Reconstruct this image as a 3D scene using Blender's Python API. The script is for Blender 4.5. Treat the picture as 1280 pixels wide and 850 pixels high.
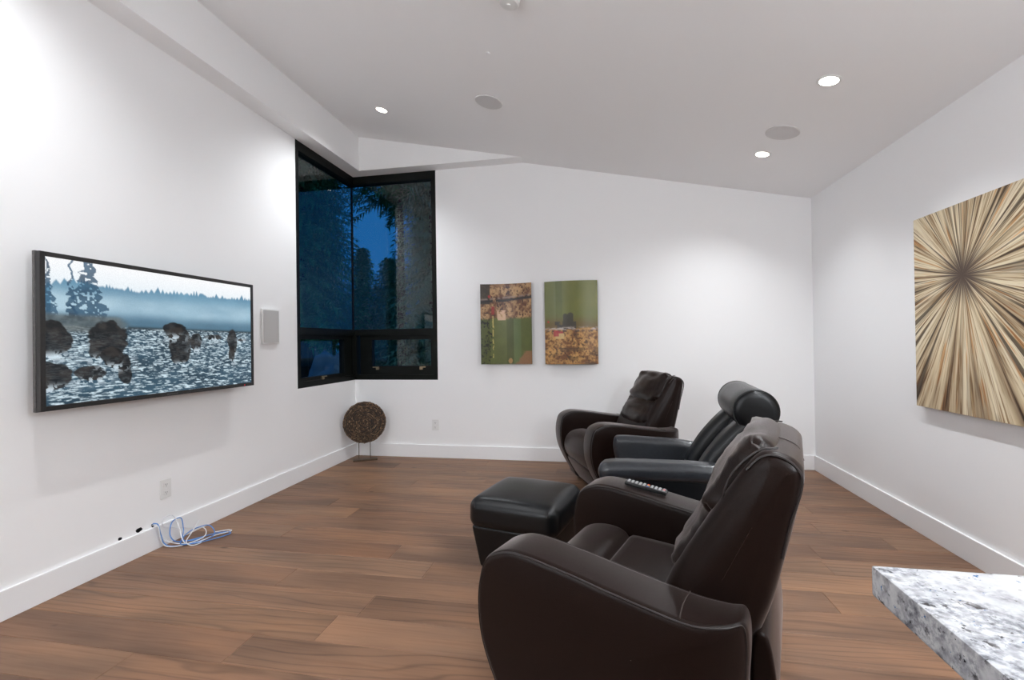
import bpy, bmesh, math, random
import numpy as np
from mathutils import Vector, Matrix, Euler

for o in list(bpy.data.objects):
    bpy.data.objects.remove(o)
scene = bpy.context.scene
COL = scene.collection
random.seed(7)
PI = math.pi

# ------------------------------------------------------------------ camera
CAM_H = 1.30
cam_data = bpy.data.cameras.new('camera')
cam = bpy.data.objects.new('camera', cam_data)
COL.objects.link(cam)
cam_data.sensor_fit = 'HORIZONTAL'
cam_data.sensor_width = 36.0
cam_data.lens = 586.7 / 1280 * 36.0
cam_data.clip_start = 0.02
yaw, pitch, roll = 0.1847, 0.0051, -0.0140
fw = Vector((-math.sin(yaw) * math.cos(pitch), math.cos(yaw) * math.cos(pitch), math.sin(pitch)))
rt = Vector((math.cos(yaw), math.sin(yaw), 0))
up = rt.cross(fw)
r2 = rt * math.cos(roll) + up * math.sin(roll)
u2 = -rt * math.sin(roll) + up * math.cos(roll)
M = Matrix((r2, u2, -fw)).transposed().to_4x4()
M.translation = Vector((0, 0, CAM_H))
cam.matrix_world = M
scene.camera = cam

# ------------------------------------------------------------------ world: dusk sky
world = bpy.data.worlds.new('dusk_sky')
scene.world = world
world.use_nodes = True
wn = world.node_tree
bgn = wn.nodes['Background']
bgn.inputs['Color'].default_value = (0.013, 0.125, 0.38, 1)
bgn.inputs['Strength'].default_value = 0.9

# ------------------------------------------------------------------ view
vs = scene.view_settings
vs.view_transform = 'Standard'
vs.look = 'None'
vs.exposure = 0.15
vs.gamma = 1.0
vs.use_curve_mapping = False
EXPO_GAIN = 2.0 ** vs.exposure
scene.cycles.diffuse_bounces = 8        # white rooms need many bounces

SPOT_W = 69.0          # watts of each recessed downlight

# ------------------------------------------------------------------ helpers
MATS = {}


def new_mat(name):
    m = bpy.data.materials.new(name)
    m.use_nodes = True
    nt = m.node_tree
    b = nt.nodes['Principled BSDF']
    MATS[name] = m
    return m, nt, b


def plain(name, col, rough=0.5, metal=0.0, spec=0.5, bump=0.0, bscale=200.0, var=0.0, coat=0.0, sheen=0.0):
    """principled material with slight procedural colour variation and fine bump"""
    m, nt, b = new_mat(name)
    b.inputs['Roughness'].default_value = rough
    b.inputs['Metallic'].default_value = metal
    b.inputs['Specular IOR Level'].default_value = spec
    b.inputs['Coat Weight'].default_value = coat
    b.inputs['Sheen Weight'].default_value = sheen
    b.inputs['Sheen Roughness'].default_value = 0.35
    b.inputs['Sheen Tint'].default_value = (1.0, 0.86, 0.82, 1)
    tc = nt.nodes.new('ShaderNodeTexCoord')
    nz = nt.nodes.new('ShaderNodeTexNoise')
    nz.inputs['Scale'].default_value = bscale
    nz.inputs['Detail'].default_value = 3
    nt.links.new(tc.outputs['Object'], nz.inputs['Vector'])
    mix = nt.nodes.new('ShaderNodeMix')
    mix.data_type = 'RGBA'
    mix.inputs[6].default_value = (*[c * (1 - var) for c in col], 1)
    mix.inputs[7].default_value = (*[min(1, c * (1 + var)) for c in col], 1)
    nt.links.new(nz.outputs['Fac'], mix.inputs[0])
    nt.links.new(mix.outputs[2], b.inputs['Base Color'])
    if bump:
        bp = nt.nodes.new('ShaderNodeBump')
        bp.inputs['Strength'].default_value = bump
        bp.inputs['Distance'].default_value = 0.002
        nt.links.new(nz.outputs['Fac'], bp.inputs['Height'])
        nt.links.new(bp.outputs['Normal'], b.inputs['Normal'])
    return m


def ramp(nt, stops):
    r = nt.nodes.new('ShaderNodeValToRGB')
    els = r.color_ramp.elements
    while len(els) > 1:
        els.remove(els[-1])
    els[0].position = stops[0][0]
    els[0].color = (*stops[0][1], 1)
    for p, c in stops[1:]:
        e = els.new(p)
        e.color = (*c, 1)
    return r


def math_node(nt, op, a, b=None):
    n = nt.nodes.new('ShaderNodeMath')
    n.operation = op
    for i, v in enumerate((a, b)):
        if v is None:
            continue
        if isinstance(v, (int, float)):
            n.inputs[i].default_value = v
        else:
            nt.links.new(v, n.inputs[i])
    return n.outputs[0]


def mix_node(nt, fac, a, b, blend='MIX'):
    n = nt.nodes.new('ShaderNodeMix')
    n.data_type = 'RGBA'
    n.blend_type = blend
    for i, v in ((0, fac), (6, a), (7, b)):
        if isinstance(v, (int, float)):
            n.inputs[i].default_value = v
        elif isinstance(v, tuple):
            n.inputs[i].default_value = (*v, 1)
        else:
            nt.links.new(v, n.inputs[i])
    return n.outputs[2]


def link_obj(name, me, mat=None, parent=None, smooth=None, loc=None, rot=None):
    o = bpy.data.objects.new(name, me)
    COL.objects.link(o)
    if mat is not None and not me.materials:
        me.materials.append(mat)
    if smooth is not None:
        for p in me.polygons:
            p.use_smooth = True
        me.set_sharp_from_angle(angle=math.radians(smooth))
    if parent is not None:
        o.parent = parent
    if loc is not None:
        o.location = loc
    if rot is not None:
        o.rotation_euler = rot
    return o


def tag(o, label=None, cat=None, group=None, kind=None):
    if label:
        o['label'] = label
    if cat:
        o['category'] = cat
    if group:
        o['group'] = group
    if kind:
        o['kind'] = kind
    return o


def empty(name, loc=(0, 0, 0), rz=0.0, **kw):
    o = bpy.data.objects.new(name, None)
    o.empty_display_size = 0.05
    COL.objects.link(o)
    o.location = loc
    o.rotation_euler = (0, 0, rz)
    tag(o, **kw)
    return o


class MB:
    """collects shapes; build() links them as one mesh"""

    def __init__(self):
        self.v = []
        self.f = []

    def add(self, vs, fs):
        n = len(self.v)
        self.v += [tuple(p) for p in vs]
        self.f += [tuple(i + n for i in q) for q in fs]
        return self

    def box(self, x0, x1, y0, y1, z0, z1):
        vs = [(x, y, z) for z in (z0, z1) for y in (y0, y1) for x in (x0, x1)]
        return self.add(vs, [(0, 2, 3, 1), (4, 5, 7, 6), (0, 1, 5, 4), (2, 6, 7, 3), (0, 4, 6, 2), (1, 3, 7, 5)])

    def cyl(self, p0, p1, r0, r1=None, n=12, caps=True):
        r1 = r0 if r1 is None else r1
        p0, p1 = Vector(p0), Vector(p1)
        ax = (p1 - p0).normalized()
        a = ax.orthogonal().normalized()
        b = ax.cross(a)
        vs = []
        for p, r in ((p0, r0), (p1, r1)):
            for k in range(n):
                t = 2 * PI * k / n
                vs.append(p + a * (r * math.cos(t)) + b * (r * math.sin(t)))
        fs = [(k, (k + 1) % n, n + (k + 1) % n, n + k) for k in range(n)]
        if caps:
            fs += [tuple(reversed(range(n))), tuple(range(n, 2 * n))]
        return self.add(vs, fs)

    def tube(self, pts, r, n=6, closed=False):
        pts = [Vector(p) for p in pts]
        m = len(pts)
        vs, fs = [], []
        prev = None
        for i, p in enumerate(pts):
            t = (pts[(i + 1) % m] - pts[i - 1]) if closed else (pts[min(i + 1, m - 1)] - pts[max(i - 1, 0)])
            t.normalize()
            if prev is None:
                a = t.orthogonal().normalized()
            else:
                a = (prev - t * prev.dot(t)).normalized()
            prev = a
            b = t.cross(a)
            for k in range(n):
                th = 2 * PI * k / n
                vs.append(p + a * (r * math.cos(th)) + b * (r * math.sin(th)))
        for i in range(m if closed else m - 1):
            j = (i + 1) % m
            for k in range(n):
                fs.append((i * n + k, i * n + (k + 1) % n, j * n + (k + 1) % n, j * n + k))
        if not closed:
            fs += [tuple(reversed(range(n))), tuple(range((m - 1) * n, m * n))]
        return self.add(vs, fs)

    def lathe(self, prof, n=32, M4=None):
        """prof: (r, z) pairs, spun about z"""
        vs, fs = [], []
        for r, z in prof:
            for k in range(n):
                t = 2 * PI * k / n
                p = Vector((r * math.cos(t), r * math.sin(t), z))
                vs.append(M4 @ p if M4 else p)
        for i in range(len(prof) - 1):
            for k in range(n):
                fs.append((i * n + k, i * n + (k + 1) % n, (i + 1) * n + (k + 1) % n, (i + 1) * n + k))
        fs += [tuple(reversed(range(n))), tuple(range((len(prof) - 1) * n, len(prof) * n))]
        return self.add(vs, fs)

    def mesh(self, name):
        me = bpy.data.meshes.new(name)
        me.from_pydata(self.v, [], self.f)
        me.validate()
        me.update()
        return me

    def build(self, name, mat, parent=None, smooth=None, bevel=0.0, loc=None, rot=None, segs=2):
        me = self.mesh(name)
        if bevel:
            bm = bmesh.new()
            bm.from_mesh(me)
            bmesh.ops.bevel(bm, geom=bm.edges[:], offset=bevel, segments=segs, profile=0.6, affect='EDGES', clamp_overlap=True)
            bm.to_mesh(me)
            bm.free()
        return link_obj(name, me, mat, parent, smooth if smooth is not None else (15 if bevel else None), loc, rot)


def catmull(pts, per=6, closed=True):
    out = []
    m = len(pts)
    P = [np.array(p, float) for p in pts]
    rng = range(m) if closed else range(m - 1)
    for i in rng:
        p1, p2 = P[i], P[(i + 1) % m]
        p0 = P[i - 1] if (closed or i > 0) else p1
        p3 = P[(i + 2) % m] if (closed or i < m - 2) else p2
        for k in range(per):
            t = k / per
            out.append(0.5 * ((2 * p1) + (-p0 + p2) * t + (2 * p0 - 5 * p1 + 4 * p2 - p3) * t * t + (-p0 + 3 * p1 - 3 * p2 + p3) * t ** 3))
    if not closed:
        out.append(P[-1])
    return out


def slab_mesh(profile, y0, y1, r=0.02, seg=4, per=6, bulge=0.0, fine=True):
    """rounded slab: closed (x, z) outline swept along y, edges rounded by r, side faces swollen by bulge"""
    pts = np.array(catmull(profile, per) if fine else profile)
    area = 0.5 * np.sum(pts[:, 0] * np.roll(pts[:, 1], -1) - np.roll(pts[:, 0], -1) * pts[:, 1])
    if area < 0:
        pts = pts[::-1]
    tan = np.roll(pts, -1, 0) - np.roll(pts, 1, 0)
    tan /= np.linalg.norm(tan, axis=1)[:, None] + 1e-9
    nor = np.stack([tan[:, 1], -tan[:, 0]], 1)
    cen = pts.mean(0)
    n = len(pts)
    loops = []
    half = []
    for s, lift in ((0.35, 1.0), (0.7, 0.72), (0.9, 0.3)):
        half.append(('s', s, lift))
    for k in range(seg + 1):
        a = k / seg * PI / 2
        half.append(('r', r * (1 - math.sin(a)), r * (1 - math.cos(a))))
    def loop(h, side):
        if h[0] == 's':
            base = pts - nor * r
            q = cen + (base - cen) * h[1]
            y = (y0 - bulge * h[2]) if side == 0 else (y1 + bulge * h[2])
        else:
            q = pts - nor * h[1]
            y = (y0 + h[2]) if side == 0 else (y1 - h[2])
        return [(p[0], y, p[1]) for p in q]
    for h in half:
        loops.append(loop(h, 0))
    for h in reversed(half):
        loops.append(loop(h, 1))
    vs = [p for L in loops for p in L]
    fs = []
    for i in range(len(loops) - 1):
        for k in range(n):
            k2 = (k + 1) % n
            fs.append((i * n + k, i * n + k2, (i + 1) * n + k2, (i + 1) * n + k))
    fs.append(tuple(reversed(range(n))))
    fs.append(tuple(range((len(loops) - 1) * n, len(loops) * n)))
    mb = MB()
    mb.add(vs, fs)
    me = mb.mesh('slab')
    bm = bmesh.new()
    bm.from_mesh(me)
    bmesh.ops.recalc_face_normals(bm, faces=bm.faces[:])
    bm.to_mesh(me)
    bm.free()
    return me


_rng = np.random.RandomState(11)


def vnoise(x, y, seed=0):
    """smooth value noise on numpy arrays"""
    rs = np.random.RandomState(seed)
    T = rs.rand(64, 64)
    xi, yi = np.floor(x).astype(int), np.floor(y).astype(int)
    fx, fy = x - xi, y - yi
    fx, fy = fx * fx * (3 - 2 * fx), fy * fy * (3 - 2 * fy)
    g = lambda a, b: T[a % 64, b % 64]
    return (g(xi, yi) * (1 - fx) + g(xi + 1, yi) * fx) * (1 - fy) + (g(xi, yi + 1) * (1 - fx) + g(xi + 1, yi + 1) * fx) * fy


def fbm(x, y, seed=0, octv=4):
    s, a, t = 0, 0.5, 0
    for k in range(octv):
        s = s + a * vnoise(x * 2 ** k, y * 2 ** k, seed + k)
        t += a
        a *= 0.5
    return s / t


def cushion_mesh(half, r, n=14, shape=None):
    """soft block: rounded box on a surface grid; shape(p, q) may push each point (q = unit cube position)"""
    bm = bmesh.new()
    bmesh.ops.create_cube(bm, size=2.0)
    bmesh.ops.subdivide_edges(bm, edges=bm.edges[:], cuts=n, use_grid_fill=True)
    hx, hy, hz = half
    for v in bm.verts:
        q = v.co.copy()
        # crowd grid lines towards the edges so the rounding is smooth
        w = Vector([math.copysign(abs(c) ** 0.75, c) if abs(c) < 0.999 else c for c in q])
        p = Vector((w.x * hx, w.y * hy, w.z * hz))
        inn = Vector((max(-hx + r, min(hx - r, p.x)), max(-hy + r, min(hy - r, p.y)), max(-hz + r, min(hz - r, p.z))))
        d = p - inn
        if d.length > 1e-6:
            p = inn + d.normalized() * r
        if shape:
            p = shape(p, q)
        v.co = p
    me = bpy.data.meshes.new('cushion')
    bm.to_mesh(me)
    bm.free()
    return me


def recalc(me):
    bm = bmesh.new()
    bm.from_mesh(me)
    bmesh.ops.recalc_face_normals(bm, faces=bm.faces[:])
    bm.to_mesh(me)
    bm.free()
    return me


def dup(root, loc, rz, **kw):
    """copy of a thing with its parts and sub-parts"""
    r = root.copy()
    COL.objects.link(r)
    r.location = loc
    r.rotation_euler = (0, 0, rz)
    tag(r, **kw)
    for ch in list(root.children):
        c = ch.copy()
        COL.objects.link(c)
        c.parent = r
        for g in ch.children:
            d = g.copy()
            COL.objects.link(d)
            d.parent = c
    return r


# ------------------------------------------------------------------ materials
plain('wall_paint', (0.89, 0.89, 0.895), 0.85, spec=0.2, bump=0.05, bscale=350, var=0.01)
plain('taupe_paint', (0.50, 0.48, 0.45), 0.85, spec=0.2, var=0.02)
plain('ceiling_paint', (0.90, 0.90, 0.905), 0.9, spec=0.2, bump=0.04, bscale=350, var=0.01)
plain('trim_paint', (0.86, 0.86, 0.87), 0.45, spec=0.4, var=0.01)
plain('white_plastic', (0.78, 0.78, 0.77), 0.35, var=0.01)
plain('grille', (0.50, 0.49, 0.48), 0.6, bump=0.4, bscale=900, var=0.08)
plain('ceil_grille', (0.68, 0.67, 0.67), 0.7, bump=0.4, bscale=900, var=0.05)
plain('slot_dark', (0.02, 0.02, 0.02), 0.6)
plain('frame_black', (0.0045, 0.0055, 0.0045), 0.45, spec=0.15, var=0.2, bscale=60)
plain('bronze', (0.35, 0.28, 0.18), 0.35, metal=0.8, var=0.15)
plain('tv_black', (0.018, 0.017, 0.017), 0.3, var=0.3, bscale=90, bump=0.1)
plain('tv_side', (0.11, 0.105, 0.105), 0.35, metal=0.5, var=0.4, bscale=60)
plain('brown_leather', (0.0085, 0.0038, 0.0027), 0.32, sheen=0.26, spec=0.14, bump=0.22, bscale=420, var=0.12)
plain('brown_leather_soft', (0.0095, 0.0046, 0.0034), 0.30, sheen=0.20, spec=0.18, bump=0.3, bscale=260, var=0.15)
plain('piping_leather', (0.016, 0.011, 0.010), 0.5, var=0.2)
plain('thread', (0.035, 0.024, 0.02), 0.7, var=0.2)
plain('black_leather', (0.0036, 0.0041, 0.0050), 0.30, spec=0.34, bump=0.3, bscale=300, var=0.15)
plain('black_leather_worn_sheen', (0.018, 0.020, 0.024), 0.28, spec=0.6, bump=0.5, bscale=45, var=0.35)  # worn tone, lightened further to paint in the bright sheen on the arms
plain('black_base', (0.006, 0.006, 0.006), 0.6)
plain('remote_black', (0.008, 0.008, 0.009), 0.4)
plain('button_grey', (0.42, 0.42, 0.42), 0.5)
plain('button_red', (0.6, 0.03, 0.03), 0.5)
plain('button_yellow', (0.6, 0.45, 0.05), 0.5)
plain('button_green', (0.05, 0.35, 0.08), 0.5)
plain('button_blue', (0.05, 0.12, 0.5), 0.5)
plain('cable_white', (0.72, 0.73, 0.75), 0.45)
plain('cable_blue', (0.07, 0.22, 0.55), 0.45, var=0.1)
plain('rod_metal', (0.10, 0.075, 0.05), 0.45, metal=0.7)
plain('base_wood', (0.075, 0.045, 0.025), 0.5, var=0.3, bscale=40)
plain('canvas_edge', (0.055, 0.04, 0.03), 0.7, var=0.3, bscale=50)
plain('burst_edge', (0.25, 0.19, 0.12), 0.7, var=0.3, bscale=50)
plain('needles', (0.11, 0.36, 0.13), 0.8, spec=0.15, var=0.45, bscale=3.0)
plain('needles_pale', (0.28, 0.42, 0.24), 0.8, spec=0.15, var=0.4, bscale=3.0)
plain('bark', (0.03, 0.027, 0.025), 0.9, var=0.4, bscale=12)
plain('soil', (0.07, 0.085, 0.08), 0.95, var=0.5, bscale=1.5, bump=0.5)
plain('boulder', (0.20, 0.25, 0.28), 0.8, var=0.3, bscale=4, bump=0.6)
plain('shed_boards', (0.75, 0.70, 0.55), 0.8, var=0.15, bscale=6)
plain('shed_roof', (0.05, 0.05, 0.05), 0.8, var=0.2)
plain('cabinet_white', (0.75, 0.75, 0.75), 0.4)


def mat_twig():
    m, nt, b = new_mat('twig')
    tc = nt.nodes.new('ShaderNodeTexCoord')
    v = nt.nodes.new('ShaderNodeTexVoronoi')
    v.inputs['Scale'].default_value = 70
    nt.links.new(tc.outputs['Object'], v.inputs['Vector'])
    sep = nt.nodes.new('ShaderNodeSeparateColor')
    nt.links.new(v.outputs['Color'], sep.inputs[0])
    r = ramp(nt, [(0.0, (0.025, 0.013, 0.007)), (0.55, (0.085, 0.045, 0.022)), (0.85, (0.19, 0.11, 0.055)), (1.0, (0.34, 0.23, 0.13))])
    nt.links.new(sep.outputs[0], r.inputs[0])
    nt.links.new(r.outputs[0], b.inputs['Base Color'])
    b.inputs['Roughness'].default_value = 0.6


mat_twig()


def mat_emit(name, col, strength):
    m = bpy.data.materials.new(name)
    m.use_nodes = True
    nt = m.node_tree
    nt.nodes.clear()
    e = nt.nodes.new('ShaderNodeEmission')
    e.inputs[0].default_value = (*col, 1)
    e.inputs[1].default_value = strength
    o = nt.nodes.new('ShaderNodeOutputMaterial')
    nt.links.new(e.outputs[0], o.inputs[0])
    MATS[name] = m


mat_emit('lamp_glow', (1.0, 0.93, 0.82), 12.0)
mat_emit('fill_globe_glow', (0.90, 0.95, 1.0), 125.0)  # glow of the unseen globes added as fill light
mat_emit('led_red', (1.0, 0.02, 0.04), 1.2)


def mat_glass():
    m = bpy.data.materials.new('window_glass')
    m.use_nodes = True
    nt = m.node_tree
    nt.nodes.clear()
    out = nt.nodes.new('ShaderNodeOutputMaterial')
    tr = nt.nodes.new('ShaderNodeBsdfTransparent')
    tr.inputs[0].default_value = (0.86, 0.93, 0.93, 1)
    gl = nt.nodes.new('ShaderNodeBsdfGlossy')
    gl.inputs['Roughness'].default_value = 0.0
    fr = nt.nodes.new('ShaderNodeFresnel')
    geo = nt.nodes.new('ShaderNodeNewGeometry')      # thin sheet: same reflectance from both faces
    ior = nt.nodes.new('ShaderNodeMapRange')
    ior.inputs['To Min'].default_value = 1.5
    ior.inputs['To Max'].default_value = 1 / 1.5
    nt.links.new(geo.outputs['Backfacing'], ior.inputs['Value'])
    nt.links.new(ior.outputs['Result'], fr.inputs['IOR'])
    mx = nt.nodes.new('ShaderNodeMixShader')
    nt.links.new(fr.outputs[0], mx.inputs[0])
    nt.links.new(tr.outputs[0], mx.inputs[1])
    nt.links.new(gl.outputs[0], mx.inputs[2])
    nt.links.new(mx.outputs[0], out.inputs[0])
    MATS['window_glass'] = m


mat_glass()


def mat_wood_floor():
    m, nt, b = new_mat('oak_plank')
    N, L = nt.nodes, nt.links
    geo = N.new('ShaderNodeNewGeometry')
    oi = N.new('ShaderNodeObjectInfo')
    off = math_node(nt, 'MULTIPLY', oi.outputs['Random'], 37.0)
    cmb = N.new('ShaderNodeCombineXYZ')
    L.new(off, cmb.inputs[0])
    L.new(off, cmb.inputs[2])
    add = N.new('ShaderNodeVectorMath')
    add.operation = 'ADD'
    L.new(geo.outputs['Position'], add.inputs[0])
    L.new(cmb.outputs[0], add.inputs[1])

    def scaled(s):
        mp = N.new('ShaderNodeMapping')
        mp.inputs['Scale'].default_value = s
        L.new(add.outputs[0], mp.inputs['Vector'])
        return mp.outputs[0]

    # fine grain
    g = N.new('ShaderNodeTexNoise')
    g.inputs['Scale'].default_value = 1.0
    g.inputs['Detail'].default_value = 6
    g.inputs['Roughness'].default_value = 0.6
    g.inputs['Distortion'].default_value = 0.6
    L.new(scaled((2.6, 60, 1)), g.inputs['Vector'])
    # broad tone clouds along the board
    c = N.new('ShaderNodeTexNoise')
    c.inputs['Scale'].default_value = 1.0
    c.inputs['Detail'].default_value = 2
    L.new(scaled((1.4, 5.0, 1)), c.inputs['Vector'])
    # cathedral rings
    w = N.new('ShaderNodeTexWave')
    w.wave_type = 'BANDS'
    w.bands_direction = 'Y'
    w.inputs['Scale'].default_value = 1.0
    w.inputs['Distortion'].default_value = 22.0
    w.inputs['Detail'].default_value = 2.5
    w.inputs['Detail Scale'].default_value = 0.55
    L.new(scaled((1.1, 6.5, 1)), w.inputs['Vector'])
    rg = ramp(nt, [(0.0, (0, 0, 0)), (0.10, (0.8, 0.8, 0.8)), (0.25, (1, 1, 1)), (1, (1, 1, 1))])
    L.new(w.outputs['Fac'], rg.inputs[0])
    # per-board tone
    rb = ramp(nt, [(0.0, (0.170, 0.092, 0.055)), (0.3, (0.225, 0.128, 0.078)), (0.55, (0.190, 0.106, 0.064)), (0.75, (0.250, 0.140, 0.080)), (1.0, (0.200, 0.122, 0.080))])
    L.new(oi.outputs['Random'], rb.inputs[0])
    rc = ramp(nt, [(0.28, (0.66, 0.66, 0.68)), (0.5, (0.96, 0.95, 0.95)), (0.75, (1.30, 1.22, 1.14))])
    L.new(c.outputs['Fac'], rc.inputs[0])
    col = mix_node(nt, 1.0, rb.outputs[0], rc.outputs[0], 'MULTIPLY')
    rgr = ramp(nt, [(0.3, (0.78, 0.76, 0.75)), (0.5, (0.99, 0.99, 0.99)), (0.72, (1.08, 1.08, 1.08))])
    L.new(g.outputs['Fac'], rgr.inputs[0])
    col = mix_node(nt, 0.75, col, rgr.outputs[0], 'MULTIPLY')
    # rings only on some boards
    sel = math_node(nt, 'GREATER_THAN', math_node(nt, 'FRACT', math_node(nt, 'MULTIPLY', oi.outputs['Random'], 7.31)), 0.55)
    sel = math_node(nt, 'MULTIPLY', sel, 0.30)
    col = mix_node(nt, sel, col, rg.outputs[0], 'MULTIPLY')
    # knots
    vo = N.new('ShaderNodeTexVoronoi')
    vo.inputs['Scale'].default_value = 1.0
    L.new(scaled((2.1, 4.2, 1)), vo.inputs['Vector'])
    kn = ramp(nt, [(0.0, (0.25, 0.22, 0.2)), (0.035, (0.35, 0.3, 0.28)), (0.07, (1, 1, 1)), (1, (1, 1, 1))])
    L.new(vo.outputs['Distance'], kn.inputs[0])
    col = mix_node(nt, 0.8, col, kn.outputs[0], 'MULTIPLY')
    L.new(col, b.inputs['Base Color'])
    rr = ramp(nt, [(0.3, (0.52, 0.52, 0.52)), (0.7, (0.40, 0.40, 0.40))])
    L.new(g.outputs['Fac'], rr.inputs[0])
    L.new(rr.outputs[0], b.inputs['Roughness'])
    b.inputs['Specular IOR Level'].default_value = 0.28
    bp = N.new('ShaderNodeBump')
    bp.inputs['Strength'].default_value = 0.12
    bp.inputs['Distance'].default_value = 0.002
    L.new(g.outputs['Fac'], bp.inputs['Height'])
    L.new(bp.outputs['Normal'], b.inputs['Normal'])


mat_wood_floor()


def mat_granite():
    m, nt, b = new_mat('granite')
    N, L = nt.nodes, nt.links
    tc = N.new('ShaderNodeTexCoord')

    def noise(s, d, seed):
        mp = N.new('ShaderNodeMapping')
        mp.inputs['Location'].default_value = (seed, seed * .7, seed * .3)
        L.new(tc.outputs['Object'], mp.inputs['Vector'])
        n = N.new('ShaderNodeTexNoise')
        n.inputs['Scale'].default_value = s
        n.inputs['Detail'].default_value = d
        n.inputs['Roughness'].default_value = 0.65
        L.new(mp.outputs[0], n.inputs['Vector'])
        return n.outputs['Fac']

    base = ramp(nt, [(0.3, (0.36, 0.37, 0.39)), (0.5, (0.50, 0.505, 0.52)), (0.7, (0.55, 0.55, 0.545))])
    L.new(noise(16, 6, 1.3), base.inputs[0])
    grey = ramp(nt, [(0.42, (1, 1, 1)), (0.52, (0.55, 0.56, 0.59)), (0.66, (0.22, 0.22, 0.24))])
    L.new(noise(75, 8, 4.1), grey.inputs[0])
    patch = ramp(nt, [(0.44, (0, 0, 0)), (0.56, (1, 1, 1))])
    L.new(noise(8, 4, 7.7), patch.inputs[0])
    col = mix_node(nt, patch.outputs[0], base.outputs[0], mix_node(nt, 1.0, base.outputs[0], grey.outputs[0], 'MULTIPLY'))
    v = N.new('ShaderNodeTexVoronoi')
    v.inputs['Scale'].default_value = 105
    dn = N.new('ShaderNodeTexNoise')
    dn.inputs['Scale'].default_value = 160
    L.new(tc.outputs['Object'], dn.inputs['Vector'])
    L.new(mix_node(nt, 0.025, tc.outputs['Object'], dn.outputs['Color'], 'ADD'), v.inputs['Vector'])
    sep = N.new('ShaderNodeSeparateColor')
    L.new(v.outputs['Color'], sep.inputs[0])
    few = math_node(nt, 'GREATER_THAN', sep.outputs[0], 0.90)
    near = math_node(nt, 'LESS_THAN', v.outputs['Distance'], 0.30)
    spk = math_node(nt, 'MULTIPLY', few, near)
    tint = mix_node(nt, math_node(nt, 'GREATER_THAN', sep.outputs[1], 0.55), (0.03, 0.03, 0.035), (0.05, 0.13, 0.28))
    col = mix_node(nt, spk, col, tint)
    # dark clusters
    dk = ramp(nt, [(0.57, (1, 1, 1)), (0.63, (0.10, 0.09, 0.09))])
    L.new(noise(48, 5, 2.2), dk.inputs[0])
    col = mix_node(nt, patch.outputs[0], col, mix_node(nt, 1.0, col, dk.outputs[0], 'MULTIPLY'))
    L.new(col, b.inputs['Base Color'])
    b.inputs['Roughness'].default_value = 0.14


mat_granite()


def mat_sunburst():
    """rays of brown and cream running out from a dark heart; object origin = heart, panel in its y-z plane"""
    m, nt, b = new_mat('sunburst_paint')
    N, L = nt.nodes, nt.links
    tc = N.new('ShaderNodeTexCoord')
    sp = N.new('ShaderNodeSeparateXYZ')
    L.new(tc.outputs['Object'], sp.inputs[0])
    cb = N.new('ShaderNodeCombineXYZ')
    L.new(sp.outputs[1], cb.inputs[0])
    L.new(sp.outputs[2], cb.inputs[1])
    ln = N.new('ShaderNodeVectorMath')
    ln.operation = 'LENGTH'
    L.new(cb.outputs[0], ln.inputs[0])
    nr = N.new('ShaderNodeVectorMath')
    nr.operation = 'NORMALIZE'
    L.new(cb.outputs[0], nr.inputs[0])
    rad = ln.outputs['Value']

    def streak(s, k, seed, det=2.0):
        sc = N.new('ShaderNodeVectorMath')
        sc.operation = 'SCALE'
        L.new(nr.outputs[0], sc.inputs[0])
        sc.inputs['Scale'].default_value = s
        ad = N.new('ShaderNodeCombineXYZ')
        L.new(math_node(nt, 'ADD', math_node(nt, 'MULTIPLY', rad, k), seed), ad.inputs[2])
        v = N.new('ShaderNodeVectorMath')
        v.operation = 'ADD'
        L.new(sc.outputs[0], v.inputs[0])
        L.new(ad.outputs[0], v.inputs[1])
        n = N.new('ShaderNodeTexNoise')
        n.inputs['Scale'].default_value = 1.0
        n.inputs['Detail'].default_value = det
        n.inputs['Roughness'].default_value = 0.65
        L.new(v.outputs[0], n.inputs['Vector'])
        return n.outputs['Fac']

    broad = ramp(nt, [(0.28, (0.20, 0.14, 0.09)), (0.38, (0.46, 0.35, 0.22)), (0.48, (0.66, 0.55, 0.37)), (0.62, (0.78, 0.69, 0.51)), (0.78, (0.58, 0.45, 0.28))])
    L.new(streak(7.0, 0.8, 1.0), broad.inputs[0])
    fine = ramp(nt, [(0.30, (0.22, 0.15, 0.11)), (0.40, (0.55, 0.43, 0.32)), (0.50, (1.0, 1.0, 1.0)), (0.70, (1.12, 1.12, 1.08))])
    L.new(streak(44.0, 2.6, 5.0, 3.0), fine.inputs[0])
    col = mix_node(nt, 1.0, broad.outputs[0], fine.outputs[0], 'MULTIPLY')
    dark = ramp(nt, [(0.36, (0.10, 0.08, 0.07)), (0.43, (0.62, 0.58, 0.56)), (0.47, (1, 1, 1))])
    L.new(streak(17.0, 0.9, 9.0, 1.5), dark.inputs[0])
    col = mix_node(nt, 0.9, col, dark.outputs[0], 'MULTIPLY')
    rust = ramp(nt, [(0.60, (1, 1, 1)), (0.68, (0.95, 0.55, 0.25))])
    L.new(streak(20.0, 3.0, 14.0, 1.0), rust.inputs[0])
    col = mix_node(nt, 0.7, col, rust.outputs[0], 'MULTIPLY')
    # dark heart with ragged rim
    rag = math_node(nt, 'ADD', rad, math_node(nt, 'MULTIPLY', math_node(nt, 'SUBTRACT', streak(16.0, 1.0, 20.0), 0.5), 0.42))
    hr = ramp(nt, [(0.0, (1, 1, 1)), (0.07, (0.95, 0.95, 0.95)), (0.20, (0, 0, 0))])
    L.new(rag, hr.inputs[0])
    col = mix_node(nt, hr.outputs[0], col, (0.085, 0.058, 0.045))
    L.new(col, b.inputs['Base Color'])
    b.inputs['Roughness'].default_value = 0.6
    b.inputs['Specular IOR Level'].default_value = 0.3


mat_sunburst()


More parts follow.
